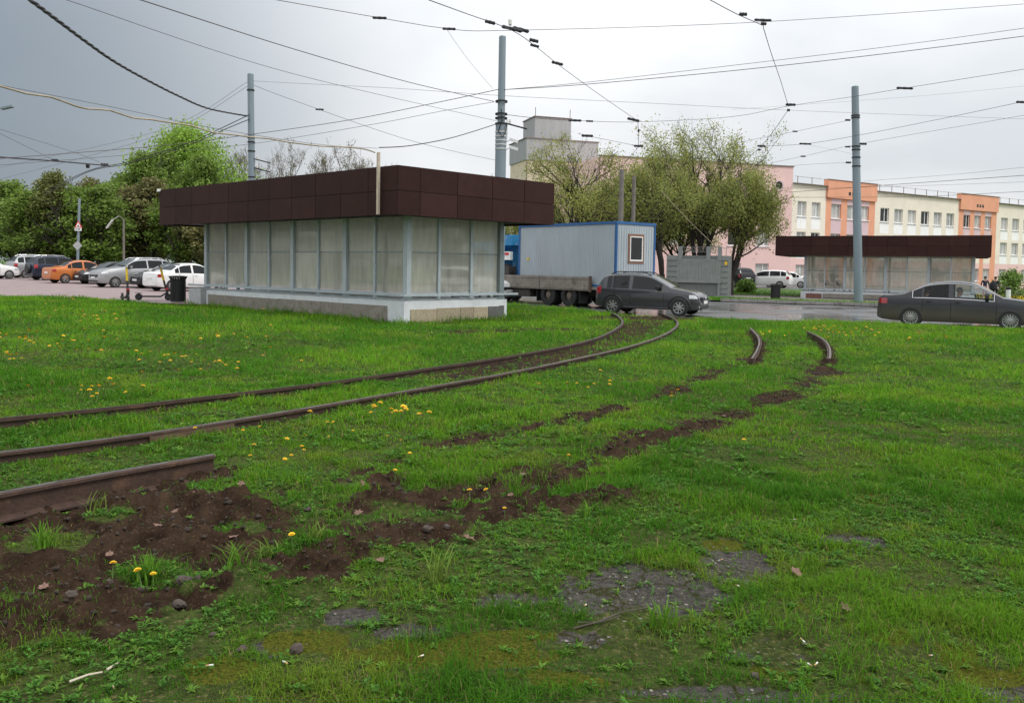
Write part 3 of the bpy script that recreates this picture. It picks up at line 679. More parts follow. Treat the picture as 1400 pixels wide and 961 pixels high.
# parapets: orange bays stand higher
seg0 = 0
while seg0 < len(info):
    seg1 = seg0
    while seg1 + 1 < len(info) and info[seg1 + 1][0] == info[seg0][0]: seg1 += 1
    xa, xb = xs[seg0], xs[seg1 + 1]; hi = .75 if info[seg0][0] == 'orange' else .0
    pr = MB(); m1 = m_orange if hi else m_cream
    if hi:
        vs = [BD * x + BN * d + Vector((0, 0, z)) for x in (xa + .02, xb - .02) for d in (.25, -.35) for z in (10.2 + .0, 11.4 + hi)]
        pr.add(vs, [(0, 1, 3, 2), (4, 6, 7, 5), (0, 4, 5, 1), (2, 3, 7, 6), (0, 2, 6, 4), (1, 5, 7, 3)]); pr.build('parapet', m1, bld)
        xm = (xa + xb) / 2
        for k in (-1, 0, 1):
            MB().add([BD * (xm + k * .62 + x) + BN * d + Vector((0, 0, z)) for x in (-.2, .2) for d in (.1, .256) for z in (10.62, 11.0)], [(0, 1, 3, 2), (4, 6, 7, 5), (0, 4, 5, 1), (2, 3, 7, 6), (0, 2, 6, 4), (1, 5, 7, 3)]).build('vent_hole', m_paned, bld)
    cp = MB(); vs = [BD * x + BN * d + Vector((0, 0, z)) for x in (xa, xb) for d in (.32, -.4) for z in (11.402 + hi, 11.47 + hi)]
    cp.add(vs, [(0, 1, 3, 2), (4, 6, 7, 5), (0, 4, 5, 1), (2, 3, 7, 6), (0, 2, 6, 4), (1, 5, 7, 3)]); cp.build('coping', m_cap, bld)
    if not hi:
        rl = MB()
        x = xa + 1
        while x < xb - .5: rl.bar(BD * x - BN * .2 + Vector((0, 0, 11.4)), BD * x - BN * .2 + Vector((0, 0, 12.25)), .06, .06); x += 2.3
        rl.bar(BD * (xa + .5) - BN * .2 + Vector((0, 0, 12.2)), BD * (xb - .5) - BN * .2 + Vector((0, 0, 12.2)), .035, .035)
        rl.build('roof_railing', m_cap, bld)
    seg0 = seg1 + 1
m_ac = mat('air conditioner', (.60, .60, .58), .6)
for x, z in ((xs[25] - .6, 2.3), (xs[21] - .5, 2.3), (xs[29] - .4, 2.4), (xs[12] + .2, 5.2)):
    q = BD * x + BN * .25; ac = MB().box((0, 0, 0), (.85, .35, .6)).build('air_conditioner', m_ac, bld, tuple(q + Vector((0, 0, z))), math.atan2(BD.y, BD.x))
    MB().lathe([(.0, 0), (.23, 0), (.23, .02), (.0, .02)], 14, 'Y', (-.12, -.2, 0)).build('fan_grille', m_dark, ac)
# taller pink wing in front of it, on the side of the trees
pD = Vector((.955, .297, 0)).normalized(); pN = Vector((pD.y, -pD.x, 0)); PL = 22.0
po = Bo - pD * PL
pk = tag(empty('pink_wing', tuple(po)), 'taller pink building wing with round portholes behind the leafy trees', 'building')
spec = [(1.0, 'pink', False)]
for k in range(6): spec += [(1.6, 'pink', True), (1.75, 'pink', False)]
xs2, info2 = cellsx(spec + [(PL - sum(s[0] for s in spec), 'pink', False)]); zz2 = [0, 1.2, 2.9, 4.7, 6.35, 8.0, 9.6, 13.1]
wins2 = {(i, j): pick() for i in range(len(info2)) for j in (1, 3, 5) if info2[i][1]}
facade(pk, Vector((0, 0, 0)), pD, xs2, zz2, lambda i, j: m_pink if j > 0 else m_whitep, wins2)
core = MB(); c0, c1 = -pN * .35, pD * (PL + .02) - pN * .35; dN = -pN * 12; vs = [c0, c1, c1 + dN, c0 + dN]
core.add([v + Vector((0, 0, z)) for z in (0, 13.05) for v in vs], [(0, 1, 5, 4), (1, 2, 6, 5), (2, 3, 7, 6), (3, 0, 4, 7), (4, 5, 6, 7)]); core.build('building_core', m_pink, pk)
MB().add([pD * x + pN * d + Vector((0, 0, z)) for x in (-.1, PL + .1) for d in (.1, -.4) for z in (13.1, 13.2)], [(0, 1, 3, 2), (4, 6, 7, 5), (0, 4, 5, 1), (2, 3, 7, 6), (0, 2, 6, 4), (1, 5, 7, 3)]).build('coping', m_cap, pk)
MB().add([pD * PL + pN * d + Vector((0, 0, z)) for d in (0, -.36) for z in (0, 13.1)], [(0, 1, 3, 2)]).build('end_wall', m_pink, pk)
for k in (PL - 1.7, PL - 4.6, PL - 7.5):
    q = pD * k + pN * .02 + Vector((0, 0, 11.1)); t = MB().lathe([(.42, -.05), (.42, .06), (.60, .06), (.60, -.05)], 20, 'Y', closed=True)
    ph = t.build('porthole', m_lilac, pk, tuple(q), math.atan2(pD.y, pD.x)); MB().lathe([(0, 0), (.43, 0), (.43, .02), (0, .02)], 20, 'Y').build('pane', m_paned, ph)
# grey-topped stair and machine tower
tD = Vector((.95, .31, 0)).normalized(); tN = Vector((tD.y, -tD.x, 0)); to = at(718, 360, 96); to.z = -.3
tw = tag(empty('tower_block', tuple(to)), 'tall cream block with grey metal machine rooms on its roof', 'building')
m_creamt = mat('weathered cream render', (.60, .52, .39), .9, var=.12, scale=.5, grime=((.45, .38, .27), .5, .56))
m_zinc = mat('grey sheet cladding', (.34, .345, .35), .6, .2, var=.08, scale=.7, stretch=(6, 6, .3))
def tbox(name, m, x0, x1, d0, d1, z0, z1, par=tw):
    vs = [tD * x - tN * d + Vector((0, 0, z)) for x in (x0, x1) for d in (d0, d1) for z in (z0, z1)]
    return MB().add(vs, [(0, 1, 3, 2), (4, 6, 7, 5), (0, 4, 5, 1), (2, 3, 7, 6), (0, 2, 6, 4), (1, 5, 7, 3)]).build(name, m, par)
tbox('wall', m_creamt, 0, 8.5, 0, 6, 0, 13.9)
tr = tbox('cladding', m_zinc, -.1, 8.6, -.1, 6.1, 13.92, 16.3); tbox('cladding', m_zinc, 1.2, 5.6, .9, 5.0, 16.39, 18.9); tbox('coping', m_cap, -.2, 8.7, -.2, 6.2, 16.3, 16.38, tr); tbox('coping', m_cap, 1.1, 5.7, .8, 5.1, 18.92, 19.0, tr)
tbox('downpipe', m_cap, -.12, -.02, -.22, -.1, 0, 13.9); tbox('slot_window', m_paned, -.06, .0, 2.5, 3.1, 9.0, 11.5)
for k in (1.3, 5.5): tbox('antenna', m_cap, k - .03, k + .03, 1.0, 1.06, 18.9, 20.0)
# ------------------------------------------------------------------ cars
m_tyre = mat('tyre rubber', (.018, .018, .018), .8, bump=.1)
m_rim = mat('alloy rim', (.42, .42, .42), .32, .8, var=.1)
m_rimd = mat('dark alloy', (.05, .05, .052), .4, .6)
m_carg = mat('car glass', (.007, .009, .010), .05, 0, var=.3, scale=.8, spec=.3)
m_wscr = mat('windshield glass', (.03, .035, .036), .03, 0, var=.2, scale=.8, spec=1.0)
m_cartrim = mat('black plastic trim', (.018, .018, .019), .55)
m_chrome = mat('chrome', (.62, .62, .63), .15, 1.0, var=.05)
m_head = mat('headlight', (.62, .63, .64), .08, .3, var=.25, scale=14, spec=1, coat=1)
m_tail = mat('tail light', (.30, .008, .012), .12, 0, var=.3, scale=12, coat=1)
m_amber = mat('amber lens', (.6, .2, .02), .2)
m_plate = mat('number plate', (.70, .70, .68), .5, var=.06)
m_well = mat('wheel well', (.008, .008, .008), .9)
m_cabin = mat('dark cabin', (.010, .010, .011), .9)
def paint(name, col, rough=.28, metal=.2, dirt=None): return mat('paint ' + name, col, rough, metal, var=.06, scale=1.2, coat=.35, spec=.3, grime=dirt)
def clear_glass():
    m = bpy.data.materials.new('clear car glass'); m.use_nodes = True; N, L = m.node_tree.nodes, m.node_tree.links; o = N['Material Output']
    g = N.new('ShaderNodeBsdfGlossy'); g.inputs['Roughness'].default_value = .03; t = N.new('ShaderNodeBsdfTransparent'); t.inputs[0].default_value = (.82, .86, .85, 1)
    f = N.new('ShaderNodeFresnel'); f.inputs[0].default_value = 1.38; x = N.new('ShaderNodeMixShader'); L.new(f.outputs[0], x.inputs[0]); L.new(t.outputs[0], x.inputs[1]); L.new(g.outputs[0], x.inputs[2]); L.new(x.outputs[0], o.inputs[0])
    return m
m_clear = clear_glass()
TOPS = {
 'suv': [(0, .40), (.004, .52), (.012, .66), (.035, .76), (.06, .86), (.09, .94), (.14, .98), (.24, .998), (.36, 1.0), (.48, .985), (.55, .95), (.60, .88), (.705, .70), (.74, .685), (.85, .65), (.93, .60), (.975, .53), (.993, .42), (1, .32)],
 'hatch': [(0, .38), (.004, .50), (.012, .60), (.03, .70), (.055, .82), (.085, .92), (.13, .965), (.22, .985), (.36, .99), (.46, .975), (.53, .945), (.58, .89), (.735, .665), (.78, .645), (.88, .60), (.94, .55), (.975, .48), (.993, .38), (1, .30)],
 'sedan': [(0, .38), (.004, .50), (.012, .63), (.03, .672), (.12, .695), (.165, .715), (.22, .80), (.29, .92), (.34, .965), (.42, .995), (.50, 1.0), (.565, .975), (.62, .905), (.745, .675), (.80, .655), (.90, .61), (.955, .55), (.985, .46), (1, .34)],
}
BELT = {'suv': [(0, .66), (.2, .66), (.72, .625), (1, .5)], 'hatch': [(0, .615), (.15, .61), (.75, .575), (1, .5)], 'sedan': [(0, .62), (.16, .645), (.75, .60), (1, .5)]}
SIDE = {'suv': [(.075, .17), (.185, .375), (.395, .66)], 'hatch': [(.12, .165), (.175, .335), (.37, .655)], 'sedan': [(.225, .275), (.285, .435), (.46, .69)]}
WIND = {'suv': (.545, .70), 'hatch': (.53, .73), 'sedan': (.565, .74)}
REAR = {'suv': (.03, .088), 'hatch': (.03, .085), 'sedan': (.185, .335)}
def lerp(T, x):
    for (x0, a), (x1, b) in zip(T[:-1], T[1:]):
        if x <= x1: return a + (b - a) * (0 if x1 == x0 else max(0, x - x0) / (x1 - x0))
    return T[-1][1]
def car(name, label, kind, L, W, H, paint_m, loc, yaw, group=None, wheel_r=.32, axles=(.185, .815), clear=False, rails=False, rim='multi', spare=False, clad=False, detail=True, cat='car', plate=True, chrome=False, rimm=None):
    root = tag(empty(name, loc, yaw), label, cat, group)
    def sec(x):
        t = x / L; zt = lerp(TOPS[kind], t) * H; zl = lerp([(0, .30), (.03, .24), (.10, .20), (.90, .19), (.97, .21), (1, .26)], t) + (.03 if kind != 'sedan' else 0)
        zb = min(lerp(BELT[kind], t) * H, zt - .03); zb = max(zb, zl + .06); w = W / 2 * lerp([(0, .80), (.008, .86), (.03, .92), (.08, .965), (.2, 1), (.75, 1), (.86, .975), (.93, .92), (.97, .85), (.99, .76), (1, .66)], t)
        gh = zt - zb; wr = max(w * .965 - .36 * gh, w * .55); ws = w * .965
        P = [(0, zl), (w * .78, zl), (w * .93, zl + .02), (w * .97, zl + .10), (w * .995, zl + (zb - zl) * .35), (w, zl + (zb - zl) * .55), (w * .995, zl + (zb - zl) * .76), (w * .985, zl + (zb - zl) * .93), (ws, zb)]
        for k in (.08, .3, .55, .78, .90): P.append((ws + (wr - ws) * k, zb + gh * k))
        P += [(wr - .025, zb + gh * .955), (wr * .90 - .02, zt - gh * .012), (wr * .62, zt + .012), (wr * .3, zt + .02), (0, zt + .024)]
        return P, zb, gh
    def Wy(x, z):
        P, zb, gh = sec(x); P = P[2:15]
        for (y0, z0), (y1, z1) in zip(P[:-1], P[1:]):
            if z <= z1: return y0 + (y1 - y0) * (0 if z1 - z0 < 1e-6 else min(1, max(0, (z - z0) / (z1 - z0))))
        return P[-1][0]
    st = sorted(set([round(t * L, 4) for t, _ in TOPS[kind]] + [round(L * k / 34, 4) for k in range(35)]))
    b = MB(); n = len(sec(0)[0])
    for x in st:
        P, _, _ = sec(x)
        ring = [(x - L / 2, y, z) for y, z in P] + [(x - L / 2, -y, z) for y, z in reversed(P[1:-1])]
        b.v.extend(ring)
    m = 2 * n - 2
    for i in range(len(st) - 1):
        for k in range(m): b.f.append((i * m + k, (i + 1) * m + k, (i + 1) * m + (k + 1) % m, i * m + (k + 1) % m)); b.mi.append(0)
    b.f.append(tuple(range(m))); b.f.append(tuple((len(st) - 1) * m + k for k in range(m - 1, -1, -1))); b.mi += [0, 0]
    me = b.mesh('body', [paint_m]); cut = MB(); wr_ = wheel_r
    wx = [a * L for a in axles]
    for x in wx:
        for s in (-1, 1): cut.lathe([(wr_ + .055, -.19), (wr_ + .055, .19)], 28, 'Y', (x - L / 2, s * (W / 2 - .13), wr_ + .01))
    me = boolean(me, cut.mesh('cut', [m_well]))
    if clear:
        c2 = MB(); xs_ = np.linspace(.20 * L, .72 * L, 16); rows = []
        for x in xs_:
            P, zb, gh = sec(x); top = max(zb + gh - .07, .75); r = [(max(.02, Wy(x, min(z, zb + gh * .88)) - .09), z) for z in (.45, .7, zb, zb + gh * .4, min(zb + gh * .8, top - .01), top)]
            ring = [(x - L / 2, y, z) for y, z in r] + [(x - L / 2, -y, z) for y, z in reversed(r)]; rows.append(ring)
        k_ = len(rows[0])
        for r in rows: c2.v.extend(r)
        for i in range(len(rows) - 1):
            for k in range(k_): c2.f.append((i * k_ + k, (i + 1) * k_ + k, (i + 1) * k_ + (k + 1) % k_, i * k_ + (k + 1) % k_)); c2.mi.append(0)
        c2.f.append(tuple(range(k_))); c2.f.append(tuple((len(rows) - 1) * k_ + k for k in range(k_ - 1, -1, -1))); c2.mi += [0, 0]
        me = boolean(me, c2.mesh('cut2', [m_cabin]))
        for a0, a1 in SIDE[kind][1:]:
            c3 = MB(); poly_lo = []; poly_hi = []
            for x in np.linspace(a0 * L + .012, a1 * L - .012, 9):
                P, zb, gh = sec(x); poly_lo.append((x - L / 2, zb + .07 * gh + .008)); poly_hi.append((x - L / 2, zb + .85 * gh))
            c3.prism(poly_lo + poly_hi[::-1], -W, W); me = boolean(me, c3.mesh('cut3', [m_cabin]))
    me.polygons.foreach_set('use_smooth', [True] * len(me.polygons))
    try: me.set_sharp_from_angle(angle=math.radians(32))
    except Exception: pass
    me.name = 'body'; body = link('body', me, root)
    # glazing
    def side_patch(x0, x1, zf, s, off=.005, nx=9, nz=4):
        p = MB(); xs_ = np.linspace(x0, x1, nx)
        for x in xs_:
            lo, hi = zf(x)
            for k in range(nz + 1):
                z = lo + (hi - lo) * k / nz; p.v.append((x - L / 2, s * (Wy(x, z) + off), z))
        for i in range(nx - 1):
            for k in range(nz):
                a = i * (nz + 1) + k; f = (a, a + nz + 1, a + nz + 2, a + 1); p.f.append(f if s < 0 else f[::-1]); p.mi.append(0)
        return p
    def zwin(x): P, zb, gh = sec(x); return zb + .07 * gh, zb + .85 * gh
    for s in (-1, 1):
        for a0, a1 in SIDE[kind]:
            side_patch(a0 * L, a1 * L, zwin, s).build('side_window', (m_clear if (clear and (s < 0 or a0 == SIDE[kind][2][0]) and a0 != SIDE[kind][0][0]) else m_carg), root, smooth=True)
        if chrome:
            pts = [];
            for x in np.linspace(SIDE[kind][0][0] * L - .03, SIDE[kind][-1][1] * L + .03, 22):
                lo, hi = zwin(x); pts.append((x - L / 2, s * (Wy(x, hi + .02) + .008), hi + .02))
            lows = []
            for x in np.linspace(SIDE[kind][-1][1] * L + .03, SIDE[kind][0][0] * L - .03, 14):
                lo, hi = zwin(x); lows.append((x - L / 2, s * (Wy(x, lo - .02) + .008), lo - .02))
            MB().tube(pts + lows + pts[:1], .010, 5).build('window_trim', m_chrome, root)
    def top_patch(x0, x1, nx=8, w0=.93):
        p = MB(); xs_ = np.linspace(x0, x1, nx)
        for x in xs_:
            P, zb, gh = sec(x); T = [P[14], P[15], P[16], P[17], P[18]]
            line = [(y * .985, z + .007) for y, z in T]; full = line + [(-y, z) for y, z in reversed(line[:-1])]
            p.v.extend([(x - L / 2, y, z) for y, z in full])
        k_ = 9
        for i in range(nx - 1):
            for k in range(k_ - 1): p.f.append((i * k_ + k, i * k_ + k + 1, (i + 1) * k_ + k + 1, (i + 1) * k_ + k)); p.mi.append(0)
        return p
    top_patch(WIND[kind][0] * L, WIND[kind][1] * L).build('windshield', m_wscr, root, smooth=True)
    rw = top_patch(REAR[kind][0] * L, REAR[kind][1] * L, 5); rw.v = [(x - (.006 if kind != 'sedan' else 0), y * .94, z) for x, y, z in rw.v]; rw.build('rear_window', m_carg, root, smooth=True)
    # lamps
    for s in (-1, 1):
        hz = lerp(TOPS[kind], .95) * H
        side_patch(.905 * L, .985 * L, lambda x: (hz - .17 + .0 * x, min(hz - .035, lerp(TOPS[kind], x / L) * H - .035)), s, .008, 7, 3).build('headlight', m_head, root, smooth=True)
        if kind == 'sedan': tz = (.50 * H, .615 * H)
        else: tz = (.50 * H, .66 * H)
        side_patch(.004 * L, .065 * L, lambda x: (tz[0], min(tz[1], lerp(TOPS[kind], x / L) * H - .05)), s, .008, 6, 3).build('tail_light', m_tail, root, smooth=True)
        mz = BELT[kind][1][1] * H + .03; mx = (SIDE[kind][-1][1] - .035) * L
        mir = MB().box((mx - L / 2, s * (W / 2 + .09), mz + .06), (.11, .19, .13)).box((mx - L / 2 + .02, s * (W / 2 - .01), mz + .03), (.05, .1, .04))
        mo = mir.build('mirror', m_cartrim if clad or clear else paint_m, root); bv = mo.modifiers.new('b', 'BEVEL'); bv.width = .025; bv.segments = 2
        if detail:
            dz = (BELT[kind][1][1] - .075) * H
            for a in (SIDE[kind][1][0] + .02, SIDE[kind][2][0] + .015):
                x = a * L + .06; MB().bar((x - L / 2 - .08, s * (Wy(x, dz) + .018), dz), (x - L / 2 + .08, s * (Wy(x, dz) + .018), dz), .03, .028).build('door_handle', paint_m if not clear else m_cartrim, root)
            for a in (SIDE[kind][1][0] - .005, SIDE[kind][2][0] - .012, SIDE[kind][2][1] + .02):
                x = a * L; g = MB(); pts = []
                for z in np.linspace(.30 if a > .3 else .55, (BELT[kind][1][1] - .0) * H, 7): pts.append((x - L / 2, s * (Wy(x, z) + .0005), z))
                g.tube(pts, .009, 4).build('door_gap', m_cartrim, root)
    # nose, plates, bumpers
    gz0, gz1 = .30 * H, .46 * H
    fx = L / 2
    gr = MB()
    for s in (-1, 1):
        gr2 = None
    MB().box((fx - .012, 0, .215 * H), (.05, W * .58, .10)).build('lower_grille', m_cartrim, root)
    gl = MB().box((fx - .03, 0, .40 * H), (.09, W * .50, .13 if kind == 'sedan' else .15)).build('grille', m_cartrim, root)
    MB().box((fx + .018, 0, .435 * H), (.012, W * .46, .018)).build('grille_bar', m_chrome, gl)
    if plate:
        MB().box((fx + .022, 0, .335 * H), (.014, .50, .11)).build('number_plate', m_plate, root)
        MB().box((-fx - .012, 0, .47 * H if kind != 'sedan' else .46 * H), (.014, .50, .11)).build('number_plate', m_plate, root)
    if rails:
        for s in (-1, 1):
            pts = []
            for x in np.linspace(.14 * L, .53 * L, 10):
                P, zb, gh = sec(x); yy_ = P[15][0]; zz_ = P[15][1]
                e = min(x - .14 * L, .53 * L - x); pts.append((x - L / 2, s * (yy_ - .01), zz_ + min(.075, e * .8 + .0)))
            MB().tube(pts, .020, 6).build('roof_rail', m_cartrim if clad else m_chrome, root)
    if clad:
        for s in (-1, 1):
            for x in wx:
                pts = []
                for k in range(13):
                    t = math.radians(-12 + 204 * k / 12); xx = x + (wr_ + .075) * math.cos(t); z = max(.2, wr_ + .01 + (wr_ + .075) * math.sin(t)); pts.append((xx - L / 2, s * (Wy(xx, z) - .006), z))
                MB().tube(pts, .036, 6).build('wheel_arch_trim', m_cartrim, root)
            pts = [(x - L / 2, s * (Wy(x, .27) - .005), .27) for x in np.linspace(wx[0] + wr_ + .06, wx[1] - wr_ - .06, 6)]
            MB().tube(pts, .045, 6).build('sill_trim', m_cartrim, root)
    for x in wx:
        for s in (-1, 1):
            y = s * (W / 2 - .085); r = wr_; c = (x - L / 2, y, r)
            t = MB().lathe([(r * .66, -.095), (r * .80, -.105), (r * .95, -.098), (r, -.07), (r, .07), (r * .95, .098), (r * .80, .105), (r * .66, .095)], 30, 'Y', closed=True)
            R = MB().lathe([(r * .67, -.08), (r * .67, .09 * 1), (r * .60, .09), (r * .57, .0), (r * .57, -.07)], 26, 'Y')
            rm = rimm or m_rim
            wheel_o = R.build('wheel', m_rimd, root, c, 0 if s > 0 else math.pi, smooth=True)
            t.build('tyre', m_tyre, wheel_o, smooth=True)
            sp = MB(); ns = {'multi': 14, 'five': 5, 'cross': 8}[rim]
            for k in range(ns):
                a = 2 * math.pi * k / ns + .2; dx, dz_ = math.cos(a), math.sin(a)
                sp.bar((dx * r * .12, .072, dz_ * r * .12), (dx * r * .62, .066, dz_ * r * .62), {'multi': .030, 'five': .085, 'cross': .05}[rim] * (r / .32), .03, up=(0, 1, 0))
            sp.lathe([(r * .12, .05), (r * .12, .08), (r * .05, .084), (0.001, .084)], 14, 'Y'); sp.lathe([(r * .62, .05), (r * .69, .05), (r * .69, .097), (r * .62, .092)], 26, 'Y', closed=True)
            sp.build('rim_spokes', rm, wheel_o)
    if spare:
        sw = MB().lathe([(.0, -.16), (.30, -.16), (.33, -.13), (.33, .0), (.0, .0)], 24, 'X', (-L / 2 - .02, -.05, .80)); sw.build('spare_wheel_cover', m_cartrim, root, smooth=True)
    return root, Wy, L

road_h = -.073
HEAD_PARK = math.radians(50)
def on_road(px, py, h=road_h):
    p = survey(px, py, h); return (p.x, p.y, gz(p.x) + h)
p_stone = mat('paint dark grey', (.040, .043, .048), .25, .2, var=.06, scale=1.2, coat=.6, spec=.4, dust=((.085, .08, .075), .75, .6))
# dark hatchback crossing the rails
hx = survey(882, 430.5, road_h)
stepc, SW, SL = car('parked_hatchback', 'dark grey raised hatchback with roof rails standing where the rails meet the road', 'hatch', 4.08, 1.74, 1.56, p_stone, (hx.x + .35, hx.y + .6, gz(hx.x) + road_h), math.radians(-27), rails=True, clad=True, rim='cross', wheel_r=.325, axles=(.183, .818))
stepc.name = 'hatchback'
# its diamond badge and door lettering
MB().prism([(-.035, 0), (0, -.075), (.035, 0), (0, .075)], -.01, .01).build('diamond_badge', m_chrome, stepc, (4.08 / 2 + .03, 0, .63), math.pi / 2)
cu = bpy.data.curves.new('lettering', 'FONT'); cu.body = 'STEPWAY'; cu.size = .085; cu.extrude = .002; cu.space_character = 1.5; cu.align_x = 'CENTER'
to_ = bpy.data.objects.new('tmp', cu); COL.objects.link(to_); dg = bpy.context.evaluated_depsgraph_get(); tm = bpy.data.meshes.new_from_object(to_.evaluated_get(dg)); bpy.data.objects.remove(to_)
tm.materials.clear(); tm.materials.append(m_chrome)
lt = link('door_lettering', tm, stepc, (4.08 * .66 - 2.04, -(SW(4.08 * .66, .86) + .006), .86)); lt.rotation_euler = (math.radians(90), 0, 0)
for s in (-1, 1): MB().lathe([(0, 0), (.05, 0), (.05, .03), (0, .035)], 12, 'X', (4.08 / 2 - .06, s * .60, .36)).build('fog_lamp', m_head, stepc)
MB().box((4.08 / 2 - .02, 0, .235), (.07, 1.0, .05)).build('skid_plate', m_chrome, stepc)
# dark sedan with its driver
p_sed = mat('paint sedan', (.026, .028, .032), .34, .2, var=.10, scale=.9, coat=.3, spec=.3, dust=((.13, .115, .095), .95, .75))
sx = survey(1308, 450, road_h)
sed, DW, DL = car('sedan', 'dark grey dusty sedan with chrome window trim and a driver inside', 'sedan', 4.95, 1.85, 1.53, p_sed, (sx.x + .48, sx.y + .75, gz(sx.x) + road_h), math.radians(-29), clear=True, rim='multi', wheel_r=.335, axles=(.212, .788), chrome=True)
# parked cars on the plaza
ph_ = -.068
grp = 'cars parked on the plaza'
def parked(name, label, kind, dims, pm, px, py, rev=False, **k):
    p = survey(px, py, ph_); return car(name, label, kind, *dims, pm, (p.x, p.y, gz(p.x) + ph_), HEAD_PARK + (math.pi if rev else 0), grp, **k)
silver = paint('silver', (.36, .365, .37), metal=.5); white = paint('white', (.70, .70, .69), metal=0, dirt=((.48, .42, .36), 1.1, .60)); orange = paint('orange', (.50, .155, .04), metal=.2)
navy = paint('navy', (.018, .024, .045), metal=.3); black = paint('black', (.014, .014, .015), metal=.2)
parked('estate_car', 'white car at the far end of the parked row, past the silver off-roader', 'hatch', (4.3, 1.78, 1.5), white, -22, 381)
parked('off_roader', 'silver off-roader seen from behind, parked beyond the navy one', 'suv', (4.55, 1.84, 1.72), silver, 56, 380, rails=True)
parked('off_roader', 'navy off-roader with a spare wheel on its tailgate', 'suv', (4.4, 1.82, 1.70), navy, 84, 383, spare=True, rails=True)
parked('sedan', 'bright orange sedan between the navy off-roader and a black car', 'sedan', (4.4, 1.74, 1.47), orange, 112, 387, rim='five')
parked('sedan', 'black car with its bonnet showing between the orange sedan and silver crossover', 'sedan', (4.5, 1.80, 1.43), black, 154, 388, True)
parked('crossover', 'silver crossover facing the lawn, beside the scooters', 'suv', (4.50, 1.84, 1.66), silver, 181, 392.5, True, rails=True, rim='five')
parked('sedan', 'black car wedged between the silver crossover and the white sedan', 'sedan', (4.5, 1.78, 1.44), black, 236, 394, True)
parked('sedan', 'white sedan behind the black litter bin, next to the pavilion', 'sedan', (4.45, 1.76, 1.47), white, 258, 397.5, rim='five')
p = survey(140, 376, ph_); car('sedan', 'white car parked behind the orange sedan, only its roof showing', 'sedan', 4.5, 1.78, 1.47, white, (p.x, p.y, gz(p.x) + ph_), HEAD_PARK, grp, detail=False)
# white car peeping out behind the pavilion
p = survey(648, 411, road_h); car('crossover', 'white car with a black grille peeping out behind the pavilion', 'suv', 4.4, 1.82, 1.62, paint('clean white', (.74, .74, .74), metal=0), (p.x, p.y, gz(p.x) + road_h), math.radians(-38))
# yard cars by the pink building
yard_h = .30
sheet('yard', [(9, 71), (52, 66), (58, 108), (6, 92)], yard_h, mat('yard asphalt', (.12, .115, .11), .8, var=.2, scale=1))
kn = MB(); kn.add([(10.5, 64.0, -.12), (22, 62.5, -.2), (24, 70.0, yard_h - .14), (9.2, 71.2, yard_h + -.03)], [(0, 1, 2, 3)])
bpy.data.objects.remove(bpy.data.objects['grass_knoll']); structure(kn.build('grass_knoll', m_lawnfar))
def yardcar(name, label, kind, dims, pm, px, Y, yaw, **k):
    q = at(px, 380, Y); return car(name, label, kind, *dims, pm, (q.x, Y, gz(q.x) + yard_h + .003), math.radians(yaw), 'cars in the yard of the pink building', detail=False, **k)
yardcar('crossover', 'white estate car in the yard beside the bush, behind the far litter bin', 'suv', (4.5, 1.8, 1.55), white, 1046, 75, 152)
yardcar('sedan', 'white sedan in the yard right beside the far pavilion', 'sedan', (4.4, 1.75, 1.45), white, 1076, 78, 150)
yardcar('off_roader', 'black off-roader in the yard behind the grey metal stand', 'suv', (4.5, 1.85, 1.72), black, 1000, 76, 115)
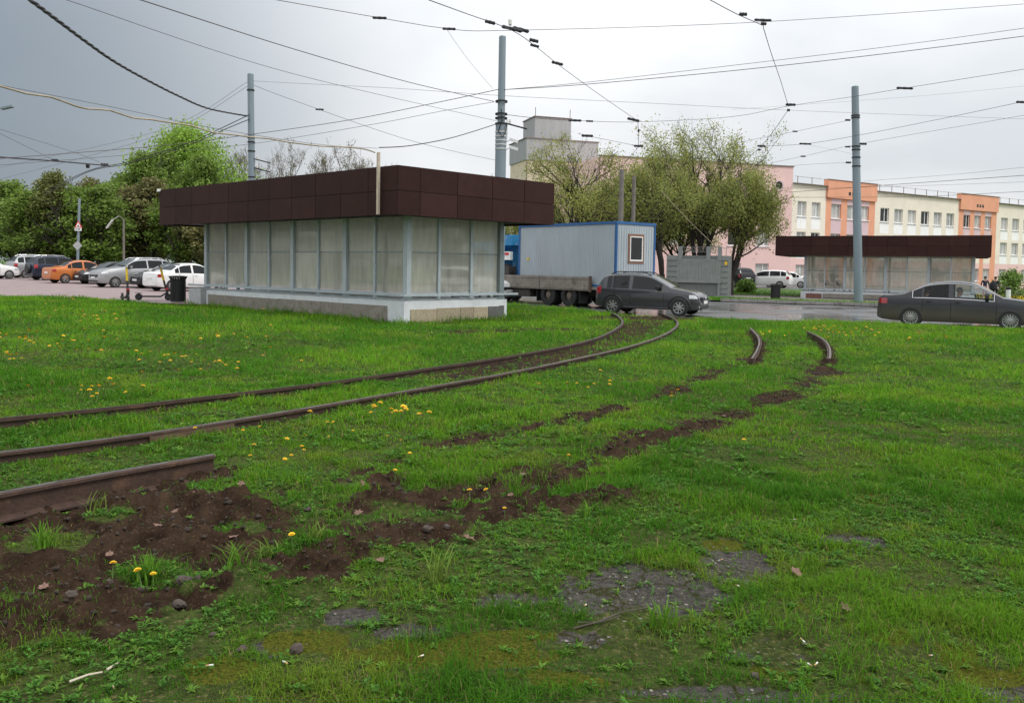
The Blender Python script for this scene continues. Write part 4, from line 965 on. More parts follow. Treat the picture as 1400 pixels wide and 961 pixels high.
# ------------------------------------------------------------------ trees
m_bark = mat('tree bark', (.070, .055, .042), .9, var=.35, scale=6, bump=.5, bscale=20)
m_barkd = mat('dark tree bark', (.040, .033, .028), .9, var=.35, scale=6, bump=.5, bscale=20)
def leaf_mat(name, c, tr=.35): return mat(name, c, .65, var=.18, scale=.5, attr='tint', trans=tr, spec=.3)
def grow(rg, H, trunk_r, lean=(0, 0), first=.28, levels=4, kids=(5, 5, 4), ang=(42, 40, 38), ratio=(.55, .52, .5), up=.25, wig=.12, nfork=3, spread=1.0):
    """returns list of branch polylines [(pts, radii, level)]"""
    out = []
    def branch(p, d, length, r, lvl):
        n = 5 if lvl < 2 else 3; pts = [p]; rad = [r]; q = p; dd = d.copy()
        for i in range(n):
            dd = (dd + Vector((rg.gauss(0, wig), rg.gauss(0, wig), rg.gauss(0, wig) + (up * .16 if lvl else 0)))).normalized()
            q = q + dd * (length / n); pts.append(q); rad.append(max(.008, r * (1 - .62 * (i + 1) / n)))
        out.append((pts, rad, lvl))
        if lvl + 1 >= levels: return
        k = kids[min(lvl, len(kids) - 1)]
        for j in range(k):
            t = rg.uniform(first if lvl == 0 else .25, 1.0); idx = t * n; i0 = min(int(idx), n - 1); f = idx - i0
            bp = pts[i0].lerp(pts[i0 + 1], f); br = rad[i0] + (rad[i0 + 1] - rad[i0]) * f
            base_d = (pts[i0 + 1] - pts[i0]).normalized()
            az = rg.uniform(0, 2 * math.pi) if lvl else (j * 2.4 + rg.uniform(-.5, .5)); a = math.radians(ang[min(lvl, len(ang) - 1)] * rg.uniform(.7, 1.3))
            ref = Vector((math.cos(az), math.sin(az), 0)); ref = (ref - base_d * ref.dot(base_d)).normalized()
            nd = (base_d * math.cos(a) + ref * math.sin(a) * spread + Vector((0, 0, up * .5))).normalized()
            branch(bp, nd, length * ratio[min(lvl, len(ratio) - 1)] * rg.uniform(.75, 1.25) * (1.15 - .35 * t), br * .62, lvl + 1)
    for k in range(nfork):
        az = k * 2 * math.pi / nfork + rg.uniform(-.4, .4)
        dirv = Vector((math.cos(az) * .22 + lean[0], math.sin(az) * .22 + lean[1], 1)).normalized() if nfork > 1 else Vector((lean[0], lean[1], 1)).normalized()
        branch(Vector((0, 0, H * .12 if nfork > 1 else 0)), dirv, H * (.62 if nfork > 1 else .8), trunk_r * (.75 if nfork > 1 else 1), 0)
    if nfork > 1: out.append(([Vector((0, 0, -.2)), Vector((0, 0, H * .06)), Vector((0, 0, H * .14))], [trunk_r * 1.25, trunk_r, trunk_r * .85], 0))
    return out
def branch_mesh(br, name='trunk', m=None, minr=.0):
    b = MB()
    for pts, rad, lvl in br:
        rad = [max(r, minr) for r in rad]
        b.tube(pts, rad, 7 if lvl == 0 else 5 if lvl == 1 else 3, cap=False)
    return b.mesh(name, m or m_bark, True)
def leaves_np(cent, size, rg, tint, aspect=.7, droop=0.0):
    """leaf quads (bent diamonds) around centres: cent (n,3), size (n,), tint (n,3)"""
    n = len(cent); a = rg.normal(size=(n, 3)); a /= np.linalg.norm(a, axis=1, keepdims=True); a[:, 2] -= droop; a /= np.linalg.norm(a, axis=1, keepdims=True)
    c = rg.normal(size=(n, 3)); c -= a * (a * c).sum(1, keepdims=True); c /= np.linalg.norm(c, axis=1, keepdims=True)
    s = size[:, None]
    v = np.stack([cent - a * s * .5, cent + c * s * .5 * aspect, cent + a * s * .5, cent - c * s * .5 * aspect], 1).reshape(-1, 3)
    f = np.arange(4 * n).reshape(n, 4); t = np.repeat(tint, 4, axis=0)
    return v, f, t
def crown_from_branches(br, rg, per, size, spread, base=(1, 1, 1), lv=2, var=.35):
    P = []
    for pts, rad, lvl in br:
        if lvl < lv: continue
        for i in range(len(pts) - 1):
            for _ in range(per):
                t = rg.random(); P.append(np.array(pts[i].lerp(pts[i + 1], t)) + rg.normal(size=3) * spread)
    P = np.array(P); cl = fbm(P[:, 0] * .9 + P[:, 2] * .6, P[:, 1] * .9 + P[:, 2] * .8, 13)
    P = P[cl > .43]; cl = cl[cl > .43]
    tint = (np.array(base)[None, :] * (1 + (cl[:, None] - .5) * 2 * var + rg.normal(size=(len(P), 1)) * .14)).clip(.2, 2.2)
    tint[:, 0] *= 1 + rg.normal(size=len(P)) * .10
    return leaves_np(P, size * rg.uniform(.6, 1.35, len(P)), rg, tint)
def dense_crown(rg, H, rx, z0, n, size, clumps=46, var=.4):
    """uneven deciduous crown: many leaf clumps in an irregular spindle, hollow gaps between"""
    C = []; 
    for k in range(clumps):
        t = rg.random() ** .8; z = z0 + (H - z0) * t; env = math.sin(math.pi * min(1, .18 + .80 * t)) ** .75
        az = rg.uniform(0, 2 * math.pi); rr = rx * env * rg.uniform(.35, 1.0); C.append((rr * math.cos(az), rr * math.sin(az), z, rg.uniform(.16, .34) * rx + .25))
    P = []; T = []
    for cx, cy, cz, cr in C:
        m_ = int(n / clumps * (cr / (.25 * rx + .25)) ** 2); d = rg.normal(size=(m_, 3)); d /= np.linalg.norm(d, axis=1, keepdims=True)
        r = cr * rg.random((m_, 1)) ** .6 * (1 + .35 * rg.normal(size=(m_, 1)).clip(-1, .9)); P.append(np.array([cx, cy, cz]) + d * r * np.array([1.1, 1.1, .9])); tone = 1 + rg.normal() * var * .45
        T.append(np.full((m_, 3), tone) * (1 + rg.normal(size=(m_, 1)) * .16))
    P = np.concatenate(P); T = np.concatenate(T).clip(.3, 2)
    return leaves_np(P, size * rg.uniform(.6, 1.4, len(P)), rg, T)
def tree(name, label, loc, br, lv, m_b, m_l, cat='tree', group=None, rz=0, sc=1, minr=.0):
    r = tag(empty(name, loc, rz), label, cat, group); r.scale = (sc, sc, sc)
    link('trunk', branch_mesh(br, 'trunk', m_b, minr), r)
    if lv is not None: link('crown', np_mesh('crown', lv[0], [lv[1]], 4, m_l, {'tint': lv[2]}), r)
    return r
R = np.random.default_rng(11); rg = random.Random(5)
# spreading spring trees in front of the pink building
ml_y = leaf_mat('young yellow-green leaf', (.30, .32, .085), .45); ml_o = leaf_mat('olive spring leaf', (.25, .275, .075), .45)
spring = [
 # px, Y, H, trunk r, lean, label, per, leaf material, spread
 (778, 62, 11.3, .26, (.10, 0), 'gnarled tree with thin new leaves beside the tall cream block', 8, ml_y, .36),
 (745, 70, 7.2, .15, (-.1, 0), 'low yellowish sapling showing above the pavilion roof, left of the gnarled tree', 14, ml_y, .34),
 (826, 66, 8.8, .20, (.05, 0), 'middling tree with sparse leaves behind the cabin and concrete posts', 12, ml_o, .4),
 (905, 60, 10.0, .24, (-.16, 0), 'leafy tree with a dark slanting trunk between the cabin and the metal stand', 14, ml_o, .42),
 (955, 66, 13.0, .26, (.02, 0), 'tallest leafy tree, with upright top shoots, behind the grey metal stand', 13, ml_y, .36),
 (868, 69, 9.4, .18, (.05, 0), 'bushy tree low behind the concrete posts, in front of the pink wall', 15, ml_y, .42),
 (930, 71, 8.6, .18, (.0, 0), 'low leafy tree filling the gap behind the metal stand posts', 15, ml_o, .42),
 (1000, 62, 9.2, .18, (.10, 0), 'bushy many-stemmed tree between the metal stand and the far pavilion', 15, ml_o, .36),
]
for px, Y, H, tr_, lean, label, per, ml, spd in spring:
    q = at(px, 380, Y); gq = yard_h if Y > 70.5 else -.05
    br = grow(rg, H, tr_, lean, .25, 4, (8, 6, 4), (48, 44, 42), (.50, .55, .52), .30, .13, 4 if px in (955, 1000, 745, 868, 930) else 3)
    lv = crown_from_branches(br, R, per, .125, spd)
    tree('spring_tree', label, (q.x, Y, gz(q.x) + gq), br, lv, m_barkd, ml, group='trees before the pink building', minr=.012)
# lime avenue beyond the car park: six crown forms, copied
forms = []
ml_f = [leaf_mat('avenue leaf olive', (.150, .165, .045), .4), leaf_mat('avenue leaf green', (.155, .235, .042), .42), leaf_mat('avenue leaf brownish', (.165, .155, .060), .4)]
def avenue_meshes(k):
    H = 10.5; br = grow(rg, H, .22, (0, 0), .16, 3, (12, 5), (50, 45), (.34, .5), .3, .08, 1)
    lv = dense_crown(R, H, 2.5, 2.3, 7600, .27, 75)
    return branch_mesh(br, 'trunk', m_barkd, .02), lv
for k in range(5):
    tm_, lv = avenue_meshes(k); forms.append((tm_, [np_mesh('crown', lv[0], [lv[1]], 4, ml_f[j], {'tint': lv[2]}) for j in range(3)]))
av = 0
def avenue(px, Y, Hs, j):
    global av
    q = at(px, 370, Y); tm_, cr = forms[av % 5]; lab = ['olive-green clipped lime tree of the avenue behind the parked cars', 'fresh green lime tree of the avenue behind the parked cars', 'brownish half-leafed lime tree of the avenue behind the parked cars'][j]
    r = tag(empty('lime_tree', (q.x, Y, max(-.6, min(.6, gz(q.x))) - .1), rg.uniform(0, 6.28)), lab, 'tree', 'lime trees behind the car park'); r.scale = (rg.uniform(.85, 1.1),) * 2 + (Hs / 10.5,)
    link('trunk', tm_, r); link('crown', cr[j], r); av += 1
for i, px in enumerate([-60, -20, 14, 44, 72, 100, 130, 158, 184, 212, 240, 268, 296]):
    avenue(px + rg.uniform(-8, 8), 74 + rg.uniform(-4, 4), [7.2, 6.8, 7.6, 6.6, 7.8, 7.0, 7.6, 7.4, 8.2, 8.8, 8.0, 7.8, 8.0][i] * rg.uniform(.9, 1.1), rg.choice([0, 0, 1, 1, 2, 1]))
for i, px in enumerate([-40, -5, 30, 62, 92, 120, 150, 175, 200, 226, 275, 305]):
    avenue(px + rg.uniform(-6, 6), 86 + rg.uniform(-4, 4), [7.6, 8.2, 7.8, 8.4, 8.2, 8.8, 9.2, 10.2, 11.2, 11.6, 11.0, 9.6][i] * rg.uniform(.96, 1.05), rg.choice([0, 2, 1, 0]) if i < 6 else 1)
# dark far wood
fw = tag(link('far_wood', None), kind='stuff'); bpy.data.objects.remove(fw)
n = 26000; X = R.uniform(-190, 2, n); Yw = 150 + R.normal(size=n) * 4; top = 11.5 + 4 * (fbm(X * .11, X * 0 + 3, 5, 4) - .5) * 2 + 2.2 * (fbm(X * .5, X * 0, 8, 3) - .5)
Zw = R.random(n) ** .7 * top; cl = fbm(X * .35, Zw * .4, 44)
keepw = cl > .3; v, f, t = leaves_np(np.stack([X, Yw, Zw], 1)[keepw], .95 * R.uniform(.6, 1.4, n)[keepw], R, (.6 + 1.0 * cl[keepw, None] * np.ones((1, 3))))
fwo = link('far_wood', np_mesh('far_wood', v, [f], 4, leaf_mat('far wood leaf', (.075, .12, .035), .3), {'tint': t})); tag(fwo, 'dark wood closing the view behind the lime avenue', 'wood', None, 'stuff')
# big bright willow rising behind the avenue
q = at(258, 370, 92); br = grow(rg, 13.2, .40, (0, 0), .25, 4, (9, 6, 4), (46, 42, 40), (.5, .5, .5), .3, .1, 3)
lv = dense_crown(R, 15.2, 6.3, 3.5, 24000, .26, 170, .45)
tree('willow_tree', 'big bright yellow-green tree rising above the pavilion roof', (q.x, 92, .1), br, lv, m_bark, leaf_mat('bright spring leaf', (.245, .385, .055), .45))
# row of nearly bare trees
mb_b = leaf_mat('bud haze', (.16, .145, .07), .3)
bare = []; m_twig = mat('pale twig bark', (.15, .125, .105), .9, var=.25, scale=5)
for k in range(4):
    br = grow(rg, 12.0, .19, (rg.uniform(-.05, .05), 0), .22, 5, (9, 6, 4, 3), (38, 36, 36, 34), (.42, .5, .5, .5), .45, .12, 2 if k % 2 else 1)
    lv = crown_from_branches(br, R, 1, .10 + (k == 2) * .03, .2, lv=4); bare.append((branch_mesh(br, 'trunk', m_twig, .011), np_mesh('crown', lv[0], [lv[1]], 4, mb_b, {'tint': lv[2]})))
for i, (px, Y, H) in enumerate([(318, 98, 14.6), (352, 96, 15.4), (384, 100, 15.8), (412, 97, 15.0), (440, 101, 15.6), (468, 98, 14.8), (497, 102, 15.2), (526, 99, 14.6), (552, 104, 14.8), (648, 118, 14.6), (668, 122, 13.4), (585, 110, 12.6)]):
    q = at(px, 370, Y); a, c = bare[i % 4]; r = tag(empty('bare_tree', (q.x, Y, 0), rg.uniform(0, 6.28)), 'leafless tree whose twigs show above the pavilion roof', 'tree', 'bare trees behind the pavilion'); r.scale = (1, 1, H / 12.0 * .95)
    link('trunk', a, r); link('crown', c, r)
# shrubs and hedge at the foot of the pink building
def shrub(name, label, px, Y, H, rx, m, z=0):
    q = at(px, 380, Y); br = grow(rg, H, .05, (0, 0), .1, 3, (7, 4), (45, 40), (.5, .5), .3, .1, 4); lv = dense_crown(R, H, rx, .1, 2600, .16, 30)
    tree(name, label, (q.x, Y, gz(q.x) + z), br, lv, m_bark, m, 'shrub')
shrub('shrub', 'low green shrub on the grassy knoll by the metal stand', 1021, 66, .75, .6, leaf_mat('shrub leaf', (.15, .24, .05)), .05)
shrub('shrub', 'small green shrub in the lawn by the walking people', 1383, 66, 2.0, 1.1, MATS['shrub leaf'], -.05)
# ------------------------------------------------------------------ people
m_skin = mat('skin', (.42, .23, .16), .55, var=.06)
def body(name, label, joints, edges, mats, pick_m, loc, rz, group=None, cat='person', parent=None):
    """one continuous skinned figure; joints {name:(co, radius)}"""
    names = list(joints); me = bpy.data.meshes.new('sk'); me.from_pydata([joints[n][0] for n in names], [(names.index(a), names.index(b)) for a, b in edges], [])
    o = bpy.data.objects.new('sk', me); COL.objects.link(o); sk = o.modifiers.new('s', 'SKIN'); sub = o.modifiers.new('u', 'SUBSURF'); sub.levels = 2
    for i, n in enumerate(names):
        r = joints[n][1]; r = (r, r) if not isinstance(r, tuple) else r
        me.skin_vertices[0].data[i].radius = r
    me.skin_vertices[0].data[names.index('pelvis')].use_root = True
    dg = bpy.context.evaluated_depsgraph_get(); dg.update(); m2 = bpy.data.meshes.new_from_object(o.evaluated_get(dg)); bpy.data.objects.remove(o)
    m2.materials.clear()
    for m in mats: m2.materials.append(m)
    co = [Vector(joints[n][0]) for n in names]
    for p in m2.polygons:
        c = p.center; i = min(range(len(co)), key=lambda k: (co[k] - c).length); p.material_index = pick_m(names[i]); p.use_smooth = True
    ob = link(name, m2, parent, loc, rz)
    if parent is None: tag(ob, label, cat, group)
    return ob
EDG = [('pelvis', 'waist'), ('waist', 'chest'), ('chest', 'neck'), ('neck', 'chin'), ('chin', 'head'), ('head', 'crown')]
for s in 'lr': EDG += [('chest', 'sh' + s), ('sh' + s, 'el' + s), ('el' + s, 'wr' + s), ('wr' + s, 'ha' + s), ('pelvis', 'hi' + s), ('hi' + s, 'kn' + s), ('kn' + s, 'an' + s), ('an' + s, 'to' + s)]
def standing(stride=.15, hold=False):
    J = {'pelvis': ((0, 0, .95), (.15, .11)), 'waist': ((0, 0, 1.10), (.14, .10)), 'chest': ((0, 0, 1.33), (.17, .12)), 'neck': ((0, .01, 1.50), .055), 'chin': ((0, .03, 1.56), (.065, .075)), 'head': ((0, .02, 1.65), (.078, .09)), 'crown': ((0, .01, 1.73), (.06, .07))}
    for s, k in (('l', -1), ('r', 1)):
        f = stride * k
        J['sh' + s] = ((k * .19, 0, 1.42), .062); J['el' + s] = ((k * .25, -.03 - f * .4, 1.14), .045); J['wr' + s] = ((k * .25, .10 - f * .5, .92), .032); J['ha' + s] = ((k * .25, .13 - f * .5, .83), .034)
        J['hi' + s] = ((k * .09, 0, .90), .088); J['kn' + s] = ((k * .10, .04 + f * .6, .50), .060); J['an' + s] = ((k * .10, -.02 + f, .09), .042); J['to' + s] = ((k * .11, .14 + f, .04), .036)
    return J
def seated():
    J = {'pelvis': ((0, 0, .12), (.16, .13)), 'waist': ((0, -.05, .28), (.15, .11)), 'chest': ((0, -.08, .52), (.18, .12)), 'neck': ((0, -.07, .68), .055), 'chin': ((0, -.03, .74), (.065, .075)), 'head': ((0, -.04, .83), (.078, .09)), 'crown': ((0, -.05, .91), (.06, .07))}
    for s, k in (('l', -1), ('r', 1)):
        J['sh' + s] = ((k * .19, -.08, .60), .062); J['el' + s] = ((k * .24, .10, .40), .045); J['wr' + s] = ((k * .18, .36, .50), .032); J['ha' + s] = ((k * .17, .44, .54), .036)
        J['hi' + s] = ((k * .10, .03, .10), .09); J['kn' + s] = ((k * .13, .46, .16), .065); J['an' + s] = ((k * .13, .66, -.06), .045); J['to' + s] = ((k * .13, .78, -.06), .038)
    return J
def clothes(j):
    if j in ('head', 'chin', 'neck', 'hal', 'har'): return 0
    if j == 'crown': return 3
    if j in ('pelvis', 'hil', 'hir', 'knl', 'knr', 'anl', 'anr', 'tol', 'tor'): return 2
    return 1
m_blk = mat('black cloth', (.014, .014, .016), .9); m_dkb = mat('dark blue cloth', (.02, .025, .05), .9); m_hair = mat('dark hair', (.02, .015, .012), .8); m_gry = mat('grey-green shirt', (.16, .20, .19), .9); m_cap_ = mat('grey cap', (.20, .21, .20), .9); m_pnk = mat('pale pink cloth', (.45, .28, .30), .9)
def headgear(par, hc, hair_m, cap=False):
    b = MB(); b.lathe([(.001, .115), (.05, .105), (.085, .07), (.097, .02), (.095, -.02 if cap else -.05), (.085, -.03 if cap else -.07)], 14, 'Z', hc); 
    if cap: b.box((hc[0], hc[1] + .12, hc[2] + .01), (.13, .11, .015))
    b.build('cap' if cap else 'hair', hair_m, par, smooth=True)
    MB().lathe([(.001, .035), (.012, .03), (.018, 0), (.001, -.012)], 8, 'Z', (hc[0], hc[1] + .098, hc[2] - .03)).build('nose', m_skin, par)
# occupants of the sedan (local frame of the car, facing +x => rotate -90)
def in_car(lx, ly, lz, shirt, label, cap):
    T = Matrix.Translation(sed.location) @ Matrix.Rotation(sed.rotation_euler[2], 4, 'Z'); w = T @ Vector((lx, ly, lz))
    o = body('person', label, seated(), EDG, [m_skin, shirt, m_blk, m_hair], clothes, tuple(w), sed.rotation_euler[2] - math.pi / 2)
    headgear(o, (0, -.045, .86), m_cap_ if cap else m_hair, cap); return o
in_car(.02, -.44, .38, m_gry, 'driver in a grey cap and grey-green shirt inside the dark sedan', True)
in_car(-.95, -.37, .34, m_blk, 'passenger in dark clothes on the rear seat of the sedan', False)
for lx in (-.30, -1.28):
    T = sed; MB().box((lx, -.37, .66), (.14, .5, .75)).build('seat_back', m_cabin, sed); MB().box((lx, -.37, 1.10), (.09, .26, .16)).build('head_rest', m_cabin, sed)
MB().lathe([(.165, -.012), (.185, 0), (.165, .012), (.15, 0)], 22, 'X', (.52, -.37, .93), closed=True).build('steering_wheel', m_cabin, sed)
# walkers and waiting people
def walker(label, p, z, rz, mats, bag=True, st=.15, grp='people'):
    o = body('person', label, standing(st), EDG, mats, clothes, (p[0], p[1], z), rz); headgear(o, (0, .02, 1.66), m_hair); return o
q = at(1361, 385, 63); w1 = walker('person in black walking on the lawn carrying a big dark bag', (q.x, 63), gz(q.x) - .03, 2.6, [m_skin, m_blk, m_blk, m_hair])
bg = MB().lathe([(.001, .32), (.16, .30), (.24, .10), (.22, -.22), (.10, -.32), (.001, -.33)], 14, 'Z'); tag(bg.build('duffel_bag', m_blk, None, (q.x - .30, 62.75, gz(q.x) + 1.02), 0, True), 'big dark bag slung over the walking person\'s shoulder', 'bag')
q = at(1347, 385, 64.5); walker('person in blue and pale trousers walking behind the one with the bag', (q.x, 64.5), gz(q.x) - .03, 2.8, [m_skin, m_dkb, m_pnk, m_hair], False, .1)
pb = Vector(pavB.location)
w = pb + PB(10.32, .30, .56); walker('person in a dark padded jacket standing at the end of the far pavilion', (w.x, w.y), w.z, 1.2, [m_skin, m_blk, m_dkb, m_hair], False, .05)
for k, lab in ((9.3, 'seated waiting person, a dark shape behind the frosted pane beside the padded jacket'), (8.5, 'bowed waiting person, a wide dark shape behind the second frosted pane')):
    w = pb + PB(k, .62, 1.02); o = body('person', lab, seated(), EDG, [m_skin, m_blk, m_dkb, m_hair], clothes, tuple(w + Vector((0, 0, .12))), UB + math.radians(135)); headgear(o, (0, -.045, .86), m_hair)
bk = pb + PB(8.9, .62, .1); tag(MB().box((0, 0, .975), (2.0, .42, .05)).box((-.8, 0, .755), (.08, .36, .385)).box((.8, 0, .755), (.08, .36, .385)).build('bench', mat('bench boards'  , (.2, .15, .1)), None, tuple(bk), UB + math.pi / 2), 'low bench behind the frosted panes of the far pavilion', 'bench')
for o_ in [o for o in pavB.children if o.name.startswith('bench')]: pass

# ------------------------------------------------------------------ poles
m_pole = mat('grey-blue painted pole', (.19, .235, .265), .5, .15, var=.12, scale=1.5, stretch=(1, 1, .3), grime=((.12, .13, .135), 1.2, .62))
m_iron = mat('black iron fitting', (.020, .020, .022), .6, .3)
m_white_i = mat('white porcelain', (.70, .69, .66), .35)
m_clampw = mat('pale strap', (.52, .52, .50), .6)
def pole(name, label, px_base, Y, px_top, py_top, r0, r1, step=None, group='steel catenary poles'):
    base = at(px_base, 400, Y); top = at(px_top, py_top, Y); z0 = gz(base.x) - .15
    r = tag(empty(name, (base.x, Y, z0)), label, 'pole', group); h = top.z - z0; dx = top.x - base.x
    f = lambda t: Vector((dx * t, 0, h * t)); prof = [0, .5, 1]; b = MB()
    if step: b.tube([f(0), f(step), f(step + .004), f(1)], [r0, r0 * .97, r1, r1 * .94], 20)
    else: b.tube([f(0), f(1)], [r0, r1], 20)
    b.build('shaft', m_pole, r, smooth=True)
    MB().tube([f(.998), f(1.003)], [r1 * .96, r1 * .8], 20).build('cap', m_pole, r)
    return r, lambda y: at(px_base + (px_top - px_base) * (400 - y) / (400 - py_top), y, Y), f, h
poleC, PCy, fC, hC = pole('catenary_pole', 'stout stepped grey pole right behind the near pavilion', 681.5, 31.5, 687, 51, .205, .135, .69)
poleL, PLy, fL, hL = pole('catenary_pole', 'grey pole behind the near pavilion on the car park side, twisted cable tied on', 346, 40, 342.5, 102, .17, .14)
poleR, PRy, fR, hR = pole('catenary_pole', 'grey pole on the verge before the far pavilion', 1174.5, 48.5, 1169, 119, .25, .19)
def fittings(root, f, specs, r):
    for t, kind in specs:
        c = f(t)
        if kind == 'clamp': MB().lathe([(r * 1.0, -.03), (r * 1.12, -.03), (r * 1.12, .03), (r * 1.0, .03)], 18, 'Z', tuple(c), closed=True).build('clamp', m_iron, root)
        if kind == 'strap': MB().lathe([(r * 1.0, -.022), (r * 1.07, -.022), (r * 1.07, .022), (r * 1.0, .022)], 18, 'Z', tuple(c), closed=True).build('strap', m_clampw, root)
        if kind in ('armR', 'armL'):
            s = 1 if kind == 'armR' else -1; MB().bar(c + Vector((s * r, -.05, .06)), c + Vector((s * (r + .75), -.05, -.13)), .05, .05).build('arm', m_iron, root)
            MB().lathe([(.02, -.07), (.05, -.05), (.03, -.02), (.055, .01), (.03, .04), (.05, .07), (.02, .09)], 10, 'Z', tuple(c + Vector((s * (r + .12), -.05, .12)))).build('insulator', m_white_i, root)
fittings(poleC, fC, [(.66, 'strap'), (.645, 'strap'), (.63, 'strap'), (.615, 'strap'), (.60, 'strap'), (.71, 'clamp'), (.77, 'clamp'), (.725, 'clamp'), (.685, 'armR'), (.69, 'clamp')], .20)
fittings(poleL, fL, [(.72, 'clamp'), (.70, 'clamp'), (.66, 'clamp'), (.62, 'armR'), (.58, 'armR'), (.545, 'clamp'), (.93, 'clamp')], .155)
fittings(poleR, fR, [(.87, 'clamp'), (.73, 'clamp'), (.715, 'clamp'), (.68, 'clamp'), (.64, 'clamp'), (.86, 'clamp')], .215)
cb = MB()
for k in range(5): c = fC(.68 - k * .004); 
cb.tube([fC(.74) + Vector((.0, -.21, 0)), fC(.70) + Vector((.04, -.22, 0)), fC(.66) + Vector((-.10, -.23, 0)), fC(.645) + Vector((.08, -.23, -.05)), fC(.665) + Vector((.19, -.2, 0)), fC(.68) + Vector((.2, -.16, .05))], .018, 6).build('cable_coil', m_iron, poleC)
for t in (.625, .598):
    c = fC(t); cm = MB().bar(c + Vector((.2, 0, 0)), c + Vector((.36, -.02, .09)), .03, .03).bar(c + Vector((.33, -.02, .10)), c + Vector((.62, -.10, .0)), .09, .10); cm.build('security_camera', lampw, poleC)
MB().bar(fC(.675) + Vector((.215, -.02, -.5)), fC(.675) + Vector((.215, -.02, .3)), .05, .05).build('camera_mast', lampw, poleC)
# concrete posts behind the cabin
m_cpost = mat('weathered concrete post', (.16, .145, .125), .9, var=.2, scale=5, bump=.3)
for px, top, Y, r, lab in ((846.5, 232, 50, .14, 'thick concrete post behind the cabin, the taller of the pair'), (863.5, 241, 50.5, .11, 'thin concrete post behind the cabin, the shorter of the pair')):
    a = at(px, 400, Y); t = at(px, top, Y); g0 = gz(a.x) - .1; po_ = tag(empty('concrete_post', (a.x, Y, g0)), lab, 'post', 'concrete posts')
    MB().tube([(0, 0, 0), (0, 0, t.z - g0)], [r * 1.25, r], 12).build('shaft', m_cpost, po_, smooth=True)
    for k in (.45, .55, .62, .80): MB().bar((-.3 - r, -.02, (t.z - g0) * k), (r + .1, -.02, (t.z - g0) * k), .05, .05).build('bracket', m_iron, po_)
# street lamps
q = at(169.5, 390, 60); lp = tag(empty('street_lamp', (q.x, 60, gz(q.x) - .07)), 'thin street lamp with a tilted lamp head among the lime trees', 'street lamp')
t1 = at(170, 300, 60); MB().tube([(0, 0, 0), (0, 0, t1.z - lp.location.z)], [.09, .06], 10).tube([(0, 0, t1.z - lp.location.z), (-.35, -.1, t1.z - lp.location.z + .25)], .035, 6).build('mast', m_cpost, lp)
h0 = at(146, 312, 60) - lp.location; h1 = at(154, 301, 60) - lp.location; MB().bar(h0, h1, .22, .09).tube([h1, Vector((-.3, -.1, t1.z - lp.location.z + .2))], .025, 6).build('lamp_head', m_clampw, lp)
q = at(-40, 380, 26); l2 = tag(empty('street_lamp', (q.x, 26, gz(q.x))), 'street lamp at the lawn edge reaching its flat head over the plaza', 'street lamp'); e0 = at(-38, 138, 26) - l2.location; e1 = at(2, 149, 26) - l2.location; e2 = at(18, 145.5, 26) - l2.location
MB().tube([(0, 0, 0), (0, 0, e0.z)], [.09, .06], 10).tube([Vector((0, 0, e0.z)), e1], .025, 6).build('mast', m_pole, l2); MB().bar(e1, e2, .16, .06).build('lamp_head', m_pole, l2)
# warning sign pole
q = at(105.5, 389, 62); sp_ = tag(empty('sign_pole', (q.x, 62, gz(q.x) - .07)), 'grey sign pole with a red warning triangle and a diamond plate', 'sign'); tp = at(108.7, 271, 62) - sp_.location
MB().tube([(0, 0, 0), tuple(tp)], [.10, .085], 12).build('shaft', m_pole, sp_, smooth=True)
m_red = mat('sign red', (.55, .02, .03), .4); m_wht = mat('sign white', (.78, .78, .76), .4)
sc_ = at(108.2, 308, 62) - sp_.location; y_ = sc_.y - .13
def tri(s): return [(-.5 * s, -.33 * s), (.5 * s, -.33 * s), (0, .55 * s)]
t_ = MB().prism([(sc_.x + x, sc_.z + z) for x, z in tri(.58)], y_, y_ + .02); to2 = t_.build('warning_triangle', m_red, sp_)
MB().prism([(sc_.x + x, sc_.z + z - .005) for x, z in tri(.36)], y_ - .006, y_ - .002).build('triangle_field', m_wht, to2)
MB().prism([(sc_.x + x, sc_.z - .06 + z) for x, z in ((-.06, -.02), (.06, -.02), (.06, .04), (.03, .055), (-.03, .055), (-.06, .04))], y_ - .011, y_ - .007).build('pictogram', m_iron, to2)
sc2 = at(108, 313.5, 62) - sp_.location; pl_ = MB().box((sc2.x, y_ + .01, sc2.z), (.50, .02, .24)).build('plate', m_wht, sp_); MB().box((sc2.x + .06, y_ - .004, sc2.z), (.2, .006, .07)).box((sc2.x - .14, y_ - .004, sc2.z), (.07, .006, .10)).build('plate_symbol', m_iron, pl_)
sc3 = at(107, 336, 62) - sp_.location; MB().prism([(sc3.x - .34, sc3.z), (sc3.x, sc3.z - .34), (sc3.x + .34, sc3.z), (sc3.x, sc3.z + .34)], y_, y_ + .02).build('diamond_plate', mat('bare sign back', (.45, .46, .46), .45, .4), sp_)

